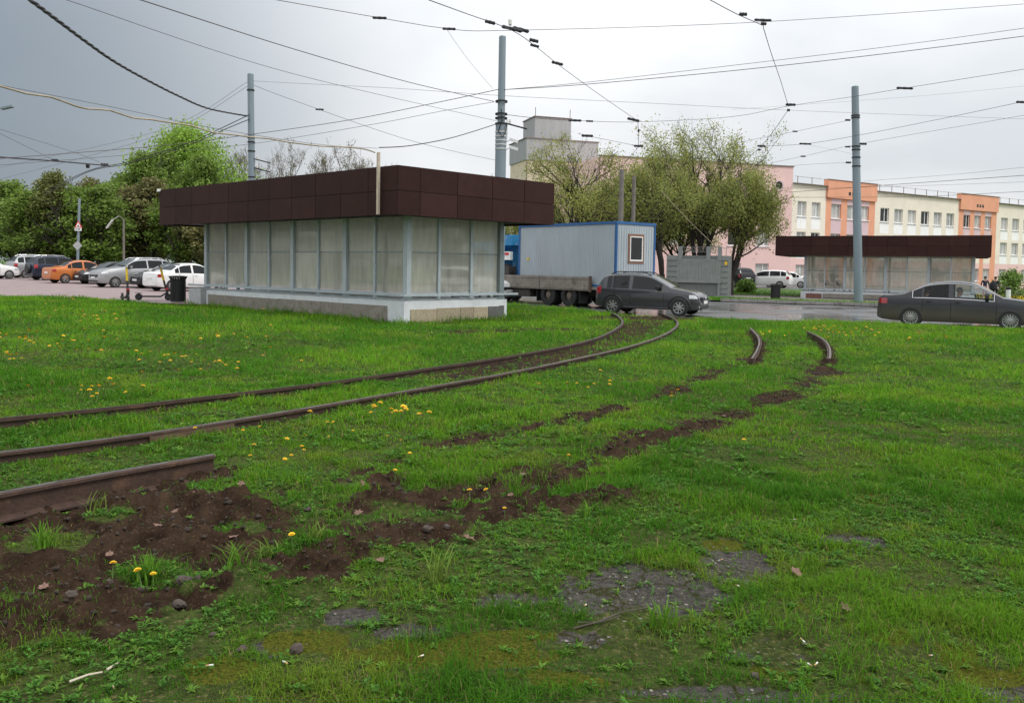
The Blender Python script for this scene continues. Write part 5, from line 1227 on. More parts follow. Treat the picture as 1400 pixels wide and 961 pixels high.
# ------------------------------------------------------------------ litter bins, scooters
m_bin = mat('black bin steel', (.010, .011, .011), .6)
def bin_(label, p, tall=1.0, r=.27):
    b = tag(empty('litter_bin', p), label, 'litter bin', 'black litter bins')
    MB().lathe([(r * .9, .03), (r * .92, tall * .9), (r * .86, tall * .9), (r * .84, .05)], 24, 'Z', closed=True).build('liner', m_bin, b)
    for k in range(22):
        a = 2 * math.pi * k / 22; c, s = math.cos(a), math.sin(a)
        MB().bar((c * r * .97, s * r * .97, .03), (c * r * .97, s * r * .97, tall * .88), .045, .012, up=(c, s, 0)).bar((c * r * .97, s * r * .97, tall * .88), (c * r * 1.16, s * r * 1.16, tall), .045, .012, up=(c, s, 0)).build('slat', m_bin, b)
    MB().lathe([(r * 1.12, tall - .02), (r * 1.2, tall - .02), (r * 1.2, tall + .02), (r * 1.12, tall + .02)], 24, 'Z', closed=True).build('rim', m_bin, b)
    MB().lathe([(r * .55, tall - .03), (r * 1.13, tall - .01), (r * 1.13, tall + .015), (r * .55, tall + .04)], 24, 'Z', closed=True).build('lid_ring', m_bin, b); return b
q = survey(243.5, 413, -.06); bin_('slatted black litter bin by the pavilion plinth on the plaza', (q.x, q.y, gz(q.x) - .066), 1.0, .29)
q = survey(1060, 409, -.06); bin_('black litter bin on the footway before the far pavilion', (q.x, q.y, gz(q.x) - .06), .95, .30)
m_yel = mat('scooter yellow', (.62, .42, .02), .45); m_grn = mat('pale green sticker', (.4, .5, .1), .5)
def scooter(label, p, rz, turn=0.0):
    s = tag(empty('kick_scooter', p, rz), label, 'scooter', 'yellow and black kick scooters'); s.scale = (1.22, 1.22, 1.22)
    MB().box((-.05, 0, .13), (.62, .16, .05)).bar((.26, 0, .14), (.44, 0, .26), .08, .05).build('deck', m_cartrim, s)
    for x in (-.44, .48):
        w_ = MB().lathe([(.05, -.022), (.10, -.028), (.115, -.012), (.115, .012), (.10, .028), (.05, .022)], 22, 'Y', (x, 0, .115), closed=True).build('wheel', m_tyre, s, smooth=True); MB().lathe([(0, -.03), (.055, -.03), (.055, .03), (0, .03)], 14, 'Y', (x, 0, .115)).build('hub', m_rimd, w_)
    MB().box((-.44, 0, .245), (.22, .06, .014)).bar((-.33, 0, .16), (-.45, 0, .24), .05, .02).build('mudguard', m_cartrim, s)
    st_ = MB().tube([(.46, 0, .20), (.34, 0, .66)], .034, 10).build('stem', m_cartrim, s, smooth=True)
    MB().tube([(.34, 0, .66), (.25, 0, 1.06)], .036, 10).build('stem_sleeve', m_yel, s, smooth=True)
    MB().tube([(.25, 0, 1.06), (.235, 0, 1.13)], .03, 8).build('stem_top', m_cartrim, s)
    MB().tube([(.20, -.24, 1.16), (.235, -.05, 1.13), (.235, .05, 1.13), (.20, .24, 1.16)], .018, 8).build('handlebar', m_cartrim, s)
    MB().box((.27, 0, 1.12), (.08, .06, .08)).build('headlamp', m_clampw, s); MB().box((.46, 0, .30), (.05, .09, .14)).build('fork', m_cartrim, s); MB().box((.44, 0, .38), (.085, .09, .07)).build('reflector', m_red, s)
q = survey(171, 412, -.06); scooter('kick scooter with yellow stem turned end-on, beside the silver crossover', (q.x, q.y, gz(q.x) - .066), math.radians(-55))
q = survey(209, 410.5, -.06); scooter('kick scooter with yellow stem seen broadside next to the litter bin', (q.x, q.y, gz(q.x) - .066), math.radians(12))

# ------------------------------------------------------------------ flatbed truck and the site cabin on it
TL = Vector((-.635, .7725, 0)).normalized(); TE = Vector((TL.y, -TL.x, 0))
tq = at(842, 389, 35.5); tq.z = gz(tq.x) + road_h; trz = math.atan2(TL.y, TL.x)       # local x = towards the cab, local y = left side... -y is towards TE
m_sheet = mat('grey profiled sheet', (.37, .42, .45), .5, .1, var=.10, scale=1.2, stretch=(1, 1, .4), grime=((.22, .22, .21), 1.3, .62))
m_blue = mat('blue angle trim', (.02, .10, .27), .6, var=.2, scale=5, grime=((.05, .09, .17), 4, .60)); m_wood = mat('weathered boards', (.20, .165, .125), .85, var=.25, scale=3, stretch=(.3, 4, 4), bump=.2); m_rust = mat('rusty frame', (.11, .07, .05), .85, var=.3, scale=6); m_dirtm = mat('muddy chassis', (.055, .048, .042), .85, var=.3, scale=5)
m_side = mat('muddy drop side', (.23, .205, .175), .85, var=.25, scale=2.5, bump=.2, grime=((.11, .09, .075), 2, .55))
CB_L, CB_W, CB_H, CB_Z = 6.3, 2.35, 2.55, 1.02
tw_loc = (tq.x, tq.y, tq.z)
cab = tag(empty('site_cabin', tw_loc, trz), 'grey ribbed site cabin with blue corner trim loaded on the flatbed truck', 'cabin')
cb = MB()
# near side wall is local y=0 (facing -TE); width goes to local -y
cb.boxb((0, -CB_W, CB_Z), (CB_L, 0, CB_Z + CB_H)); co_ = cb.build('shell', m_sheet, cab)
# real ribs on both visible faces
rb_m = MB()
k = 0; x = .12
while x < CB_L - .1: rb_m.boxb((x, .0, CB_Z + .08), (x + .05, .009, CB_Z + CB_H - .1)); x += .155
rb_m.build('ribbed_sheet', m_sheet, cab)
rb2 = MB(); y = -.12
while y > -CB_W + .1:
    if not (-1.66 < y < -.68): rb2.boxb((-.016, y - .045, CB_Z + .08), (0, y, CB_Z + CB_H - .1))
    else: rb2.boxb((-.016, y - .045, CB_Z + .08), (0, y, CB_Z + .93)); rb2.boxb((-.016, y - .045, CB_Z + 2.14), (0, y, CB_Z + CB_H - .1))
    y -= .155
rb2.build('ribbed_sheet', m_sheet, cab)
for (a, b_) in (((-.03, -.03, CB_Z), (.09, .03, CB_Z + CB_H)), ((-.03, -CB_W - .03, CB_Z), (.09, -CB_W + .06, CB_Z + CB_H)), ((CB_L - .09, -.04, CB_Z), (CB_L + .03, .03, CB_Z + CB_H)), ((-.04, -.04, CB_Z + CB_H), (CB_L + .04, .045, CB_Z + CB_H + .11)), ((-.045, -CB_W - .04, CB_Z + CB_H + .001), (.05, -.041, CB_Z + CB_H + .109)), ((-.02, -.03, CB_Z - .09), (CB_L, .03, CB_Z)), ((-.025, -CB_W, CB_Z - .085), (.04, -.031, CB_Z - .002))):
    MB().boxb(a, b_).build('blue_trim', m_blue, cab)
MB().boxb((.05, -CB_W, CB_Z + CB_H + .0), (CB_L, .0, CB_Z + CB_H + .06)).build('roof', m_rust, cab)
wf = MB()
for a, b_ in (((-.03, -1.66, CB_Z + .92), (.0, -.68, CB_Z + 1.02)), ((-.03, -1.66, CB_Z + 2.06), (.0, -.68, CB_Z + 2.16)), ((-.03, -.78, CB_Z + 1.02), (.0, -.68, CB_Z + 2.06)), ((-.03, -1.66, CB_Z + 1.02), (.0, -1.56, CB_Z + 2.06))): wf.boxb(a, b_)
wfo = wf.build('window_frame', mat('raw timber frame', (.20, .105, .065), .8), cab)
for a, b_ in (((-.045, -1.56, CB_Z + 1.02), (.0, -.78, CB_Z + 1.08)), ((-.045, -1.56, CB_Z + 2.02), (.0, -.78, CB_Z + 2.06)), ((-.045, -.82, CB_Z + 1.08), (.0, -.78, CB_Z + 2.02)), ((-.045, -1.56, CB_Z + 1.08), (.0, -1.52, CB_Z + 2.02))): MB().boxb(a, b_).build('window_sash', m_pvc, wfo)
MB().boxb((-.012, -1.52, CB_Z + 1.08), (-.004, -.82, CB_Z + 2.02)).build('pane', m_paned, wfo)
MB().boxb((CB_L - .75, .018, CB_Z + 1.02), (CB_L - .60, .024, CB_Z + 1.14)).build('yellow_sticker', mat('yellow sticker', (.7, .5, .02), .5), cab)
trk = tag(empty('flatbed_truck', tw_loc, trz), 'muddy flatbed truck with drop sides and twin rear axles carrying the cabin', 'truck')
MB().boxb((-.35, -2.45, .80), (7.9, .12, .925)).build('bed', m_side, trk)
x = 1.45
for w_ in (3.2, 3.15): ds = MB().boxb((x, .125, .74), (x + w_ - .04, .165, 1.34)).build('drop_side', m_side, trk); [MB().boxb((x + .05, .166, z), (x + w_ - .1, .185, z + .05)).build('side_rib', m_side, ds) for z in (.80, 1.24)]; [MB().boxb((x + k, .166, .85), (x + k + .06, .178, 1.24)).build('hinge', m_side, ds) for k in (.5, 1.5, 2.5)]; x += w_
MB().boxb((1.30, .12, .70), (1.42, .19, 1.38)).build('side_post', m_rust, trk)
for y in (-.55, -1.75): MB().boxb((-.3, y - .1, .52), (10.2, y + .1, .80)).build('chassis_rail', m_dirtm, trk)
for ax in (2.75, 4.12, 9.3):
    for s, y0 in ((1, -.02), (-1, -2.28)):
        for dbl in ((0, -.34 * s) if ax < 8 else (0,)):
            c = (ax, y0 + dbl, .50); R_ = .50
            wo = MB().lathe([(R_ * .50, -.12), (R_ * .52, .02), (R_ * .30, .03), (R_ * .28, .09), (R_ * .12, .10), (.001, .10)], 20, 'Y').build('wheel', mat('muddy rim', (.16, .13, .10), .8), trk, c, 0 if s > 0 else math.pi, smooth=True)
            MB().lathe([(R_ * .5, -.13), (R_ * .8, -.145), (R_ * .97, -.13), (R_, -.09), (R_, .09), (R_ * .97, .13), (R_ * .8, .145), (R_ * .5, .13)], 26, 'Y', closed=True).build('tyre', m_tyre, wo, smooth=True)
    MB().tube([(ax, -.1, .5), (ax, -2.2, .5)], .09, 8).build('axle', m_dirtm, trk)
for xx in (2.05, 4.85): MB().boxb((xx - .02, -.35, .18), (xx + .0, .14, .78)).build('mudflap', m_cartrim, trk)
MB().boxb((5.4, -.35, .35), (6.6, .08, .75)).build('fuel_tank', m_dirtm, trk); MB().boxb((.1, -.3, .45), (1.1, .05, .78)).build('tool_box', m_dirtm, trk); MB().boxb((-.33, -2.3, .50), (-.25, -.0, .62)).build('rear_bumper', m_dirtm, trk)
for y in (-.15, -2.1): MB().boxb((-.37, y - .14, .66), (-.34, y + .14, .78)).build('tail_light', m_tail, trk)
m_crane = mat('blue crane paint', (.02, .20, .42), .5, var=.2, grime=((.55, .5, .42), 2.5, .58))
cr = MB().boxb((7.0, -1.5, .93), (7.75, -.75, 2.9)).boxb((6.85, -2.2, 2.75), (7.9, .05, 3.25)); cro = cr.build('crane', m_crane, trk); MB().tube([(7.2, -.1, 2.0), (7.5, .08, 2.35), (7.6, .05, 2.8)], .06, 8).tube([(7.0, .02, 1.5), (7.4, .1, 1.3), (7.6, 0, 1.9)], .05, 8).build('hydraulic_hoses', m_cartrim, cro)
MB().boxb((6.95, -.35, .95), (7.7, .1, 1.75)).build('control_box', m_dirtm, trk); MB().lathe([(.22, -.12), (.42, -.12), (.42, .12), (.22, .12)], 20, 'Y', (7.3, -.05, 1.45), closed=True).build('spare_tyre', m_tyre, trk); MB().boxb((6.9, -.1, 2.05), (7.8, .06, 2.45)).build('white_panel', m_wht, trk); MB().boxb((7.0, .06, 2.28), (7.6, .075, 2.40)).build('red_reflector', m_red, trk)
tc_b = MB().boxb((8.1, -2.4, .75), (9.9, .08, 2.9)); tc_o = tc_b.build('cab', m_crane, trk); bv = tc_o.modifiers.new('b', 'BEVEL'); bv.width = .12; bv.segments = 3
MB().boxb((8.7, .081, 1.7), (9.6, .09, 2.55)).build('side_window', m_carg, tc_o); MB().boxb((9.901, -2.1, 1.7), (9.91, -.2, 2.6)).build('windshield', m_carg, tc_o)

# ------------------------------------------------------------------ grey metal stand beyond the road
gA = survey(995, 407, -.06); gB = survey(905, 403, -.06); gd = Vector((-.93, .36, 0)).normalized()
m_gm = mat('grey painted sheet metal', (.20, .215, .205), .6, .1, var=.12, scale=2, grime=((.13, .13, .12), 1.5, .60)); m_gmd = mat('darker grey sheet', (.13, .145, .14), .6, .1, var=.15)
gs = tag(empty('metal_stand', (gA.x, gA.y, gz(gA.x) - .06), math.atan2(gd.y, gd.x)), 'grey sheet-metal stand with ribbed sides and three posts beyond the road', 'metal stand')
Wg = 4.05                                                            # local x runs away to its left, local +y is towards the viewer
MB().boxb((0, -1.6, 0), (Wg, -.02, 2.72)).build('shell', m_gmd, gs)
for a, b_ in (((0, 0), (.52, 2.72)), ((3.25, 0), (Wg, 2.72))):
    MB().boxb((a[0], -.02, a[1]), (b_[0], .03, b_[1])).build('side_panel', m_gm, gs)
    z = .25
    while z < 2.55: MB().boxb((a[0] + .04, .03, z), (b_[0] - .06, .085, z + .09)).build('rib', m_gm, gs); z += .36
x = .48
for k in range(16): MB().boxb((x + .004, .03, 1.12), (x + .176, .06 + (k % 2) * .006, 2.50)).build('plank', m_gm, gs); x += .18
MB().boxb((.45, .02, .93), (3.40, .14, 1.12)).build('ledge', m_gm, gs); MB().boxb((.52, .0, .0), (.66, .12, .93)).build('leg', m_gm, gs); MB().boxb((1.85, .0, .02), (1.89, .03, .93)).build('stile', m_gm, gs)
for x in (.45, 1.18, 3.02): MB().boxb((x, -.06, 2.4), (x + .26, .075, 3.32)).build('post', m_gm, gs)
sw_ = MB()
for z in (2.95, 3.28): sw_.bar((.6, 0, z), (3.1, 0, z), .02, .02)
x = .75
while x < 3.0: sw_.tube([(x, 0, 2.97), (x + .10, 0, 3.12), (x, 0, 3.27)], .008, 4); sw_.tube([(x, 0, 3.27), (x - .10, 0, 3.12), (x, 0, 2.97)], .008, 4); x += .17
sw_.build('scroll_grille', m_gm, gs)
MB().boxb((.08, .086, 2.12), (.25, .11, 2.35)).build('yellow_plate', mat('yellow plate', (.68, .42, .02), .5), gs); MB().box((.2, .3, .05), (1.3, .8, .10)).build('footboard', m_gmd, gs)
MB().tube([(.18, 0, 2.7), (.18, 0, 3.25), (.12, 0, 3.30), (.06, 0, 3.25)], .02, 6).build('hook_rod', m_gm, gs)
q = at(1379, 390, 62); wb_ = tag(empty('marker_post', (q.x, 62, gz(q.x) - .05)), 'short white marker post in the lawn by the small shrub', 'post'); MB().tube([(0, 0, 0), (0, 0, .85)], .16, 10).build('shaft', m_wht, wb_); MB().lathe([(.17, .85), (.17, 1.0), (.001, 1.05)], 10).build('cap', m_iron, wb_)
# yellow flower bed before the building
fb_n = 1500; fX = R.random(fb_n); fp0, fp1 = at(1255, 386, 74), at(1480, 398, 60)
pts_ = np.stack([fp0.x + (fp1.x - fp0.x) * fX + R.normal(size=fb_n) * .5, fp0.y + (fp1.y - fp0.y) * fX + R.normal(size=fb_n) * .9, np.full(fb_n, -.30) + R.random(fb_n) * .35], 1)
v, f, t = leaves_np(pts_, np.full(fb_n, .13), R, np.ones((fb_n, 3)) * R.uniform(.7, 1.2, (fb_n, 1))); tag(link('flower_bed', np_mesh('flower_bed', v, [f], 4, mat('yellow petals far', (.62, .46, .015), .6, attr='tint'), {'tint': t})), 'strip of yellow flowers before the pink building', 'flowers', None, 'stuff')

# ------------------------------------------------------------------ overhead wires
m_wire = mat('weathered copper wire', (.055, .040, .040), .5, .4); m_cable = mat('black cable', (.012, .012, .013), .55); m_hose = mat('beige conduit', (.36, .29, .21), .6, var=.25, scale=3, grime=((.16, .11, .07), 2, .58)); m_thin = mat('thin grey wire', (.13, .125, .135), .5, .4)
def curve3(P, n=12):
    return smooth_line([at(*p) for p in P], step=max(.3, sum((at(*P[i + 1]) - at(*P[i])).length for i in range(len(P) - 1)) / (n * 4)))
WG = 'overhead wires'
def wire(name, label, P, r, m=None, n=5, cat='wire'):
    pts = curve3(P); o = pts[0]; b = MB().tube([p - o for p in pts], r * .85, n); return tag(b.build(name, m or m_wire, None, tuple(o), smooth=True), label, cat, WG)
def insul(parent, P, L=.45, r=.035, m=None, Dv=None):
    c = at(*P) - parent.location; d = (Dv or Vector((1, 0, -.02))).normalized()
    MB().tube([c - d * L / 2, c - d * L * .42, c - d * L * .2, c, c + d * L * .2, c + d * L * .42, c + d * L / 2], [r * .4, r, r * .8, r, r * .8, r, r * .4], 7).build('insulator', m or m_iron, parent)
# twisted cable
P = [(20, -16, 12.5), (41, 0, 14), (77, 27, 16.5), (117, 57, 19.5), (154, 83, 22.5), (194, 106, 26), (243, 131, 30.5), (286, 149, 35), (338, 159, 39.8)]
pts = curve3(P, 30); o = pts[0]; tb = MB()
for ph in (0, 2.1, 4.2):
    L_ = []; s_ = 0
    for i, p in enumerate(pts):
        if i: s_ += (p - pts[i - 1]).length
        a = s_ * 3.2 + ph; L_.append(p - o + Vector((math.cos(a) * .022, math.sin(a) * .01, math.sin(a) * .022)))
    tb.tube(L_, .019, 5)
tag(tb.build('twisted_cable', m_cable, None, tuple(o), smooth=True), 'thick twisted black cable sagging down to the pole on the car park side', 'cable', WG)
wire('conduit', 'wavy beige conduit slung across to the batten on the pavilion', [(-60, 108, 13.5), (0, 118, 14.5), (35, 128, 15), (70, 133, 15.5), (100, 144, 16), (120, 149, 16.4), (150, 151, 17), (180, 161, 17.6), (205, 163.5, 18), (240, 169, 18.7), (262, 172, 19), (290, 181, 19.6), (315, 184, 20), (345, 188, 20.6), (369, 190, 21), (397, 195, 21.5), (439, 200, 22.2), (467, 201, 22.7), (498, 204, 23.2), (513, 209, 23.4)], .021, m_hose, 7, 'cable')
wire('messenger_wire', 'thin messenger wire carrying the beige conduit', [(-60, 108, 13.5), (0, 117, 14.5), (150, 146, 17), (290, 175, 19.6), (430, 197, 22.2), (516, 203, 23.4)], .007, m_thin)
wire('cable', 'black cable from the batten up to the stepped pole', [(518, 202, 23.4), (545, 201, 24.4), (570, 198, 25.5), (612, 190, 27.4), (647, 180, 29.5), (678, 170, 31.4)], .017, m_cable)
wire('span_wire', 'thin span wire running to the low brackets of the stepped pole', [(60, -9, 14), (90, 0, 15), (400, 101, 23), (680, 166, 31.4)], .008, m_thin)
wire('span_wire', 'dark span wire running to the collar of the stepped pole', [(170, -6, 15), (191, 0, 15.5), (400, 67, 22), (560, 113, 27.5), (675, 139, 31.4)], .013)
w5 = wire('span_wire', 'high span wire passing over the stepped pole with two black insulators', [(340, -7, 22), (376, 0, 23), (520, 25, 25.5), (615, 40, 27), (700, 42, 28), (1030, 31, 31), (1400, 6, 33), (1500, -2, 34)], .011)
for q_ in ((519, 25, 25.5), (614, 40, 27)): insul(w5, q_, .42, .045)
cw = wire('contact_wire', 'tram contact wire curving over the stepped pole down to the hanging clamp', [(560, -10, 17), (585, 0, 18), (640, 20, 21), (700, 42, 24.5), (735, 66, 28), (765, 90, 32), (820, 130, 39), (871, 165, 46)], .013)
for q_, L_, r_ in (((670, 31, 22.6), .28, .05), ((700, 40, 24.5), .62, .055), ((712, 41, 25), .5, .06), ((730, 56, 27), .3, .06), ((731, 63, 27.5), .3, .05), ((762, 87, 31.8), .45, .06), ((866, 164, 45.5), .7, .08)): insul(cw, q_, L_, r_, None, Vector((1, .3, -.15)))
wi = at(697.5, 31, 24.5) - cw.location; MB().lathe([(.03, -.09), (.05, -.06), (.055, .06), (.045, .09), (.001, .1)], 12, 'Z', tuple(wi)).build('bell_insulator', m_white_i, cw)
hg = wire('hanger', 'vertical hanger with two clamps below the contact wire bend', [(872, 166, 46), (873, 185, 46), (873, 200, 46)], .016, m_iron); insul(hg, (873, 200, 46), .5, .07); insul(hg, (873, 179, 46), .1, .08)
wire('contact_wire', 'wire slanting away from the low clamp into the leafy tree', [(873, 201, 46), (855, 222, 50), (842, 236, 52)], .014)
for dy, lab, r_ in ((0, 'upper of two feeder wires running from the stepped pole over the far pavilion', .010), (9, 'lower of two feeder wires running from the stepped pole over the far pavilion', .014)):
    wire('feeder_wire', lab, [(688, 123, 31.4), (800, 113 + dy * .3, 31.5), (1000, 90 + dy * .8, 31), (1200, 66 + dy, 30), (1400, 39 + dy * 1.2, 29), (1500, 24 + dy * 1.3, 28)], r_)
wire('feeder_wire', 'feeder wire between the two poles behind the near pavilion', [(-60, 221, 30), (0, 217, 32), (225, 199, 37), (344, 184, 39.8), (480, 164, 36.5), (600, 140, 33.2), (684, 122, 31.4)], .015)
wire('span_wire', 'lower span wire between the two poles behind the near pavilion', [(0, 226, 32), (200, 210, 37), (344, 197, 39.8), (500, 172, 36), (600, 153, 33.2), (676, 139.5, 31.4)], .010)
for k, lab in ((0, 'upper thin stay from the left of the car park to the pole top'), (6, 'lower thin stay from the left of the car park to the pole top')):
    wire('stay_wire', lab, [(-40, 250 + k * 1.0, 60), (0, 240 + k * .9 - (10 if k == 0 else 0), 57), (217, 179 + k, 46), (339, 112 + k, 40)], .010, m_thin)
wire('span_wire', 'faint wire from the car park pole top to the stepped pole', [(345, 111, 40), (400, 114, 38), (540, 121, 34), (684, 131, 31.4), (900, 142, 36), (1100, 152, 42), (1400, 163, 48)], .008, m_thin)
wi_ = wire('span_wire', 'wire falling from the car park pole behind the pavilion roof', [(345, 116, 40), (400, 137, 41), (560, 192, 44), (690, 222, 47)], .012, m_thin); insul(wi_, (437, 150, 42), .4, .05)
wire('stay_wire', 'thin stay hanging from the span insulator to the stepped pole', [(611, 41, 27), (640, 82, 29), (674, 122, 31.3)], .006, m_thin)
s8 = wire('span_wire', 'span wire from the stepped pole bracket to the hanging clamp', [(692, 157, 31.4), (735, 162, 35), (785, 165, 39), (871, 167, 46), (1000, 160, 47), (1080, 145, 47.5), (1163, 133, 48), (1236, 121, 44), (1400, 95, 40), (1500, 78, 38)], .013)
insul(s8, (786, 165, 39), .6, .06); insul(s8, (806, 166, 41), .35, .05); insul(s8, (1237, 121, 44), .85, .07)
s9 = wire('span_wire', 'short wire with a black strain insulator ending at the low clamp', [(790, 183, 44), (803, 186, 44.5), (872, 200, 46)], .012); insul(s9, (803, 186, 44.5), .6, .075)
rc = wire('contact_wire', 'contact wire zigzagging down beside the pole before the far pavilion', [(940, -15, 22), (970, 0, 24), (1008, 20, 27), (1042, 35, 30), (1043.5, 38, 30.3), (1055, 75, 36), (1067, 110, 42), (1078, 146, 47.5)], .016)
for q_, L_, r_ in (((1016, 20, 27), .25, .06), ((1043, 28, 30), .60, .05), ((1044, 33, 30.2), .2, .06), ((1081, 143.5, 47.5), .55, .08), ((1078, 151, 47.5), .15, .08)): insul(rc, q_, L_, r_)
rc2 = wire('contact_wire', 'contact wire continuing from the middle clamp to the lower clamp', [(1078, 150, 47.5), (1060, 176, 50), (1041, 200, 52), (1025, 214, 54)], .016); insul(rc2, (1041, 200, 52), .5, .07); insul(rc2, (1038, 205, 52.3), .2, .06)
s12 = wire('span_wire', 'wire tied to the upper collar of the pole before the far pavilion', [(1000, 198, 56), (1035, 190, 54), (1087, 180, 51), (1164, 164, 48.4)], .011, m_thin); insul(s12, (1087, 180, 51), .3, .05); insul(s12, (1159, 164.5, 48.4), .3, .06)
s13 = wire('span_wire', 'wire from the lower clamp passing the verge pole with dark insulators', [(1041, 200, 52), (1101, 197, 50), (1180, 184, 46), (1295, 161, 42), (1400, 139, 38), (1500, 118, 35)], .012); insul(s13, (1101, 197, 50), .7, .06); insul(s13, (1397, 140, 38), .5, .06)
s14 = wire('span_wire', 'wire crossing the verge pole at its middle collar', [(1000, 236, 56), (1035, 227, 54), (1098, 214, 51), (1180, 196, 48.2), (1400, 158, 40), (1500, 140, 37)], .010, m_thin); insul(s14, (1098, 214, 51), .3, .05); insul(s14, (1180, 197, 48), .4, .07); insul(s14, (1159, 201, 48.2), .3, .05)
s15 = wire('span_wire', 'faint wire tied to the lowest collar of the verge pole', [(960, 240, 60), (1080, 227, 54), (1172, 222, 48.4)], .009, m_thin); insul(s15, (1160, 222.5, 48.5), .3, .06)
wire('span_wire', 'faint wire running from the lower clamp to the verge pole', [(1101, 197, 50), (1172, 212, 48.4)], .006, m_thin)
for i, (P, r_) in enumerate([([(1080, 263, 62), (1230, 252, 56), (1400, 240, 50), (1480, 234, 47)], .018), ([(1000, 258, 70), (1190, 256, 62), (1400, 249, 54)], .010), ([(1080, 270, 62), (1250, 269, 57), (1400, 262, 52)], .014), ([(1180, 248, 62), (1300, 239, 56), (1400, 229, 50)], .010), ([(1000, 150, 70), (1240, 133, 60), (1400, 118, 54)], .007)]):
    wire('line_wire', ['lowest thick wire crossing before the cream and orange bays', 'level faint wire crossing before the orange bays', 'wire crossing just under the roofline of the cream wall', 'thin wire rising past the roof railing of the cream wing', 'faint high wire above the orange and cream roofline'][i], P, r_, m_thin if r_ < .012 else m_wire)
# wires on the left
tlw = wire('trolley_wire', 'thick black trolley wire ending among the lime tree tops', [(-60, 208, 30), (0, 215, 33), (75, 220.5, 37), (150, 227, 41)], .034, m_cable); insul(tlw, (75, 219.5, 37), .3, .07); insul(tlw, (143, 225.5, 41), .35, .08); insul(tlw, (120, 227, 40), .1, .12)
for k, lab in ((0, 'upper of two black cables rising from the trolley wire end to the pole'), (1.6, 'lower of two black cables rising from the trolley wire end to the pole')):
    wire('cable', lab, [(60, 263 + k * 3, 55), (120, 234 + k, 44), (170, 223 + k * 1.5, 42.5), (210, 211 + k * 2, 41.5), (260, 195 + k * 2, 40.6), (310, 172 + k * 2.5, 40), (341, 157 + k * 4, 39.8)], .022, m_cable)
wire('stay_wire', 'thin stay crossing the dark sky down to the trolley wire clamp', [(-30, 172, 30), (0, 183, 32), (73, 219, 37)], .011, m_thin)
wire('stay_wire', 'thin stay crossing the dark sky down to the trolley wire end', [(-30, 168, 30), (0, 177, 32), (100, 208, 38), (143, 225, 41)], .012, m_thin)
# loose rope slanting by the bushy tree
wire('rope', 'pale slack rope slanting from the concrete posts to the metal stand', [(905, 262, 52), (940, 300, 53), (978, 337, 54)], .02, m_hose, 5, 'rope')
# ------------------------------------------------------------------ grass, weeds, flowers, litter
m_grass = mat('grass blade', (1, 1, 1), .8, var=.0, attr='tint', trans=.4, spec=.06)
G = np.random.default_rng(3)
def half_w(y): return y * .62 + .9
def scatter(y0, y1, dens):
    area = .62 * (y1 ** 2 - y0 ** 2) + 1.8 * (y1 - y0); n = int(area * dens)
    y = np.sqrt(y0 ** 2 + G.random(n) * (y1 ** 2 - y0 ** 2)); x = (G.random(n) * 2 - 1) * half_w(y); return x, y
kpoly = [tuple((Vector(pavA.location) + PA(u, v, 0))[:2]) for u, v in ((-.13, -.13), (12.3, -.13), (12.3, 4.2), (-.13, 4.2))]
def tint_at(x, y, n):
    big_ = fbm(x * .45 + 7, y * .45, 101, 3); med = fbm(x * 1.6, y * 1.6, 103, 3); fine = G.normal(size=n) * .16
    g1 = np.array([.135, .300, .018]); g2 = np.array([.070, .205, .014]); g3 = np.array([.215, .270, .036])
    a = sstep(.38, .62, big_ + (med - .5) * .5)[:, None]; c = g2 + (g1 - g2) * a
    k = (sstep(.58, .75, med) * .5)[:, None]; c = c + (g3 - c) * k
    dry = (G.random(n) < .05)[:, None]; c = np.where(dry, np.array([.28, .22, .09]), c)
    c = c * (.74 + .26 * sstep(4, 14, y))[:, None]; return (c * (1 + fine[:, None])).clip(.01, .6)  # blades dimmed towards the camera: vignette-like foreground darkening painted into the tint
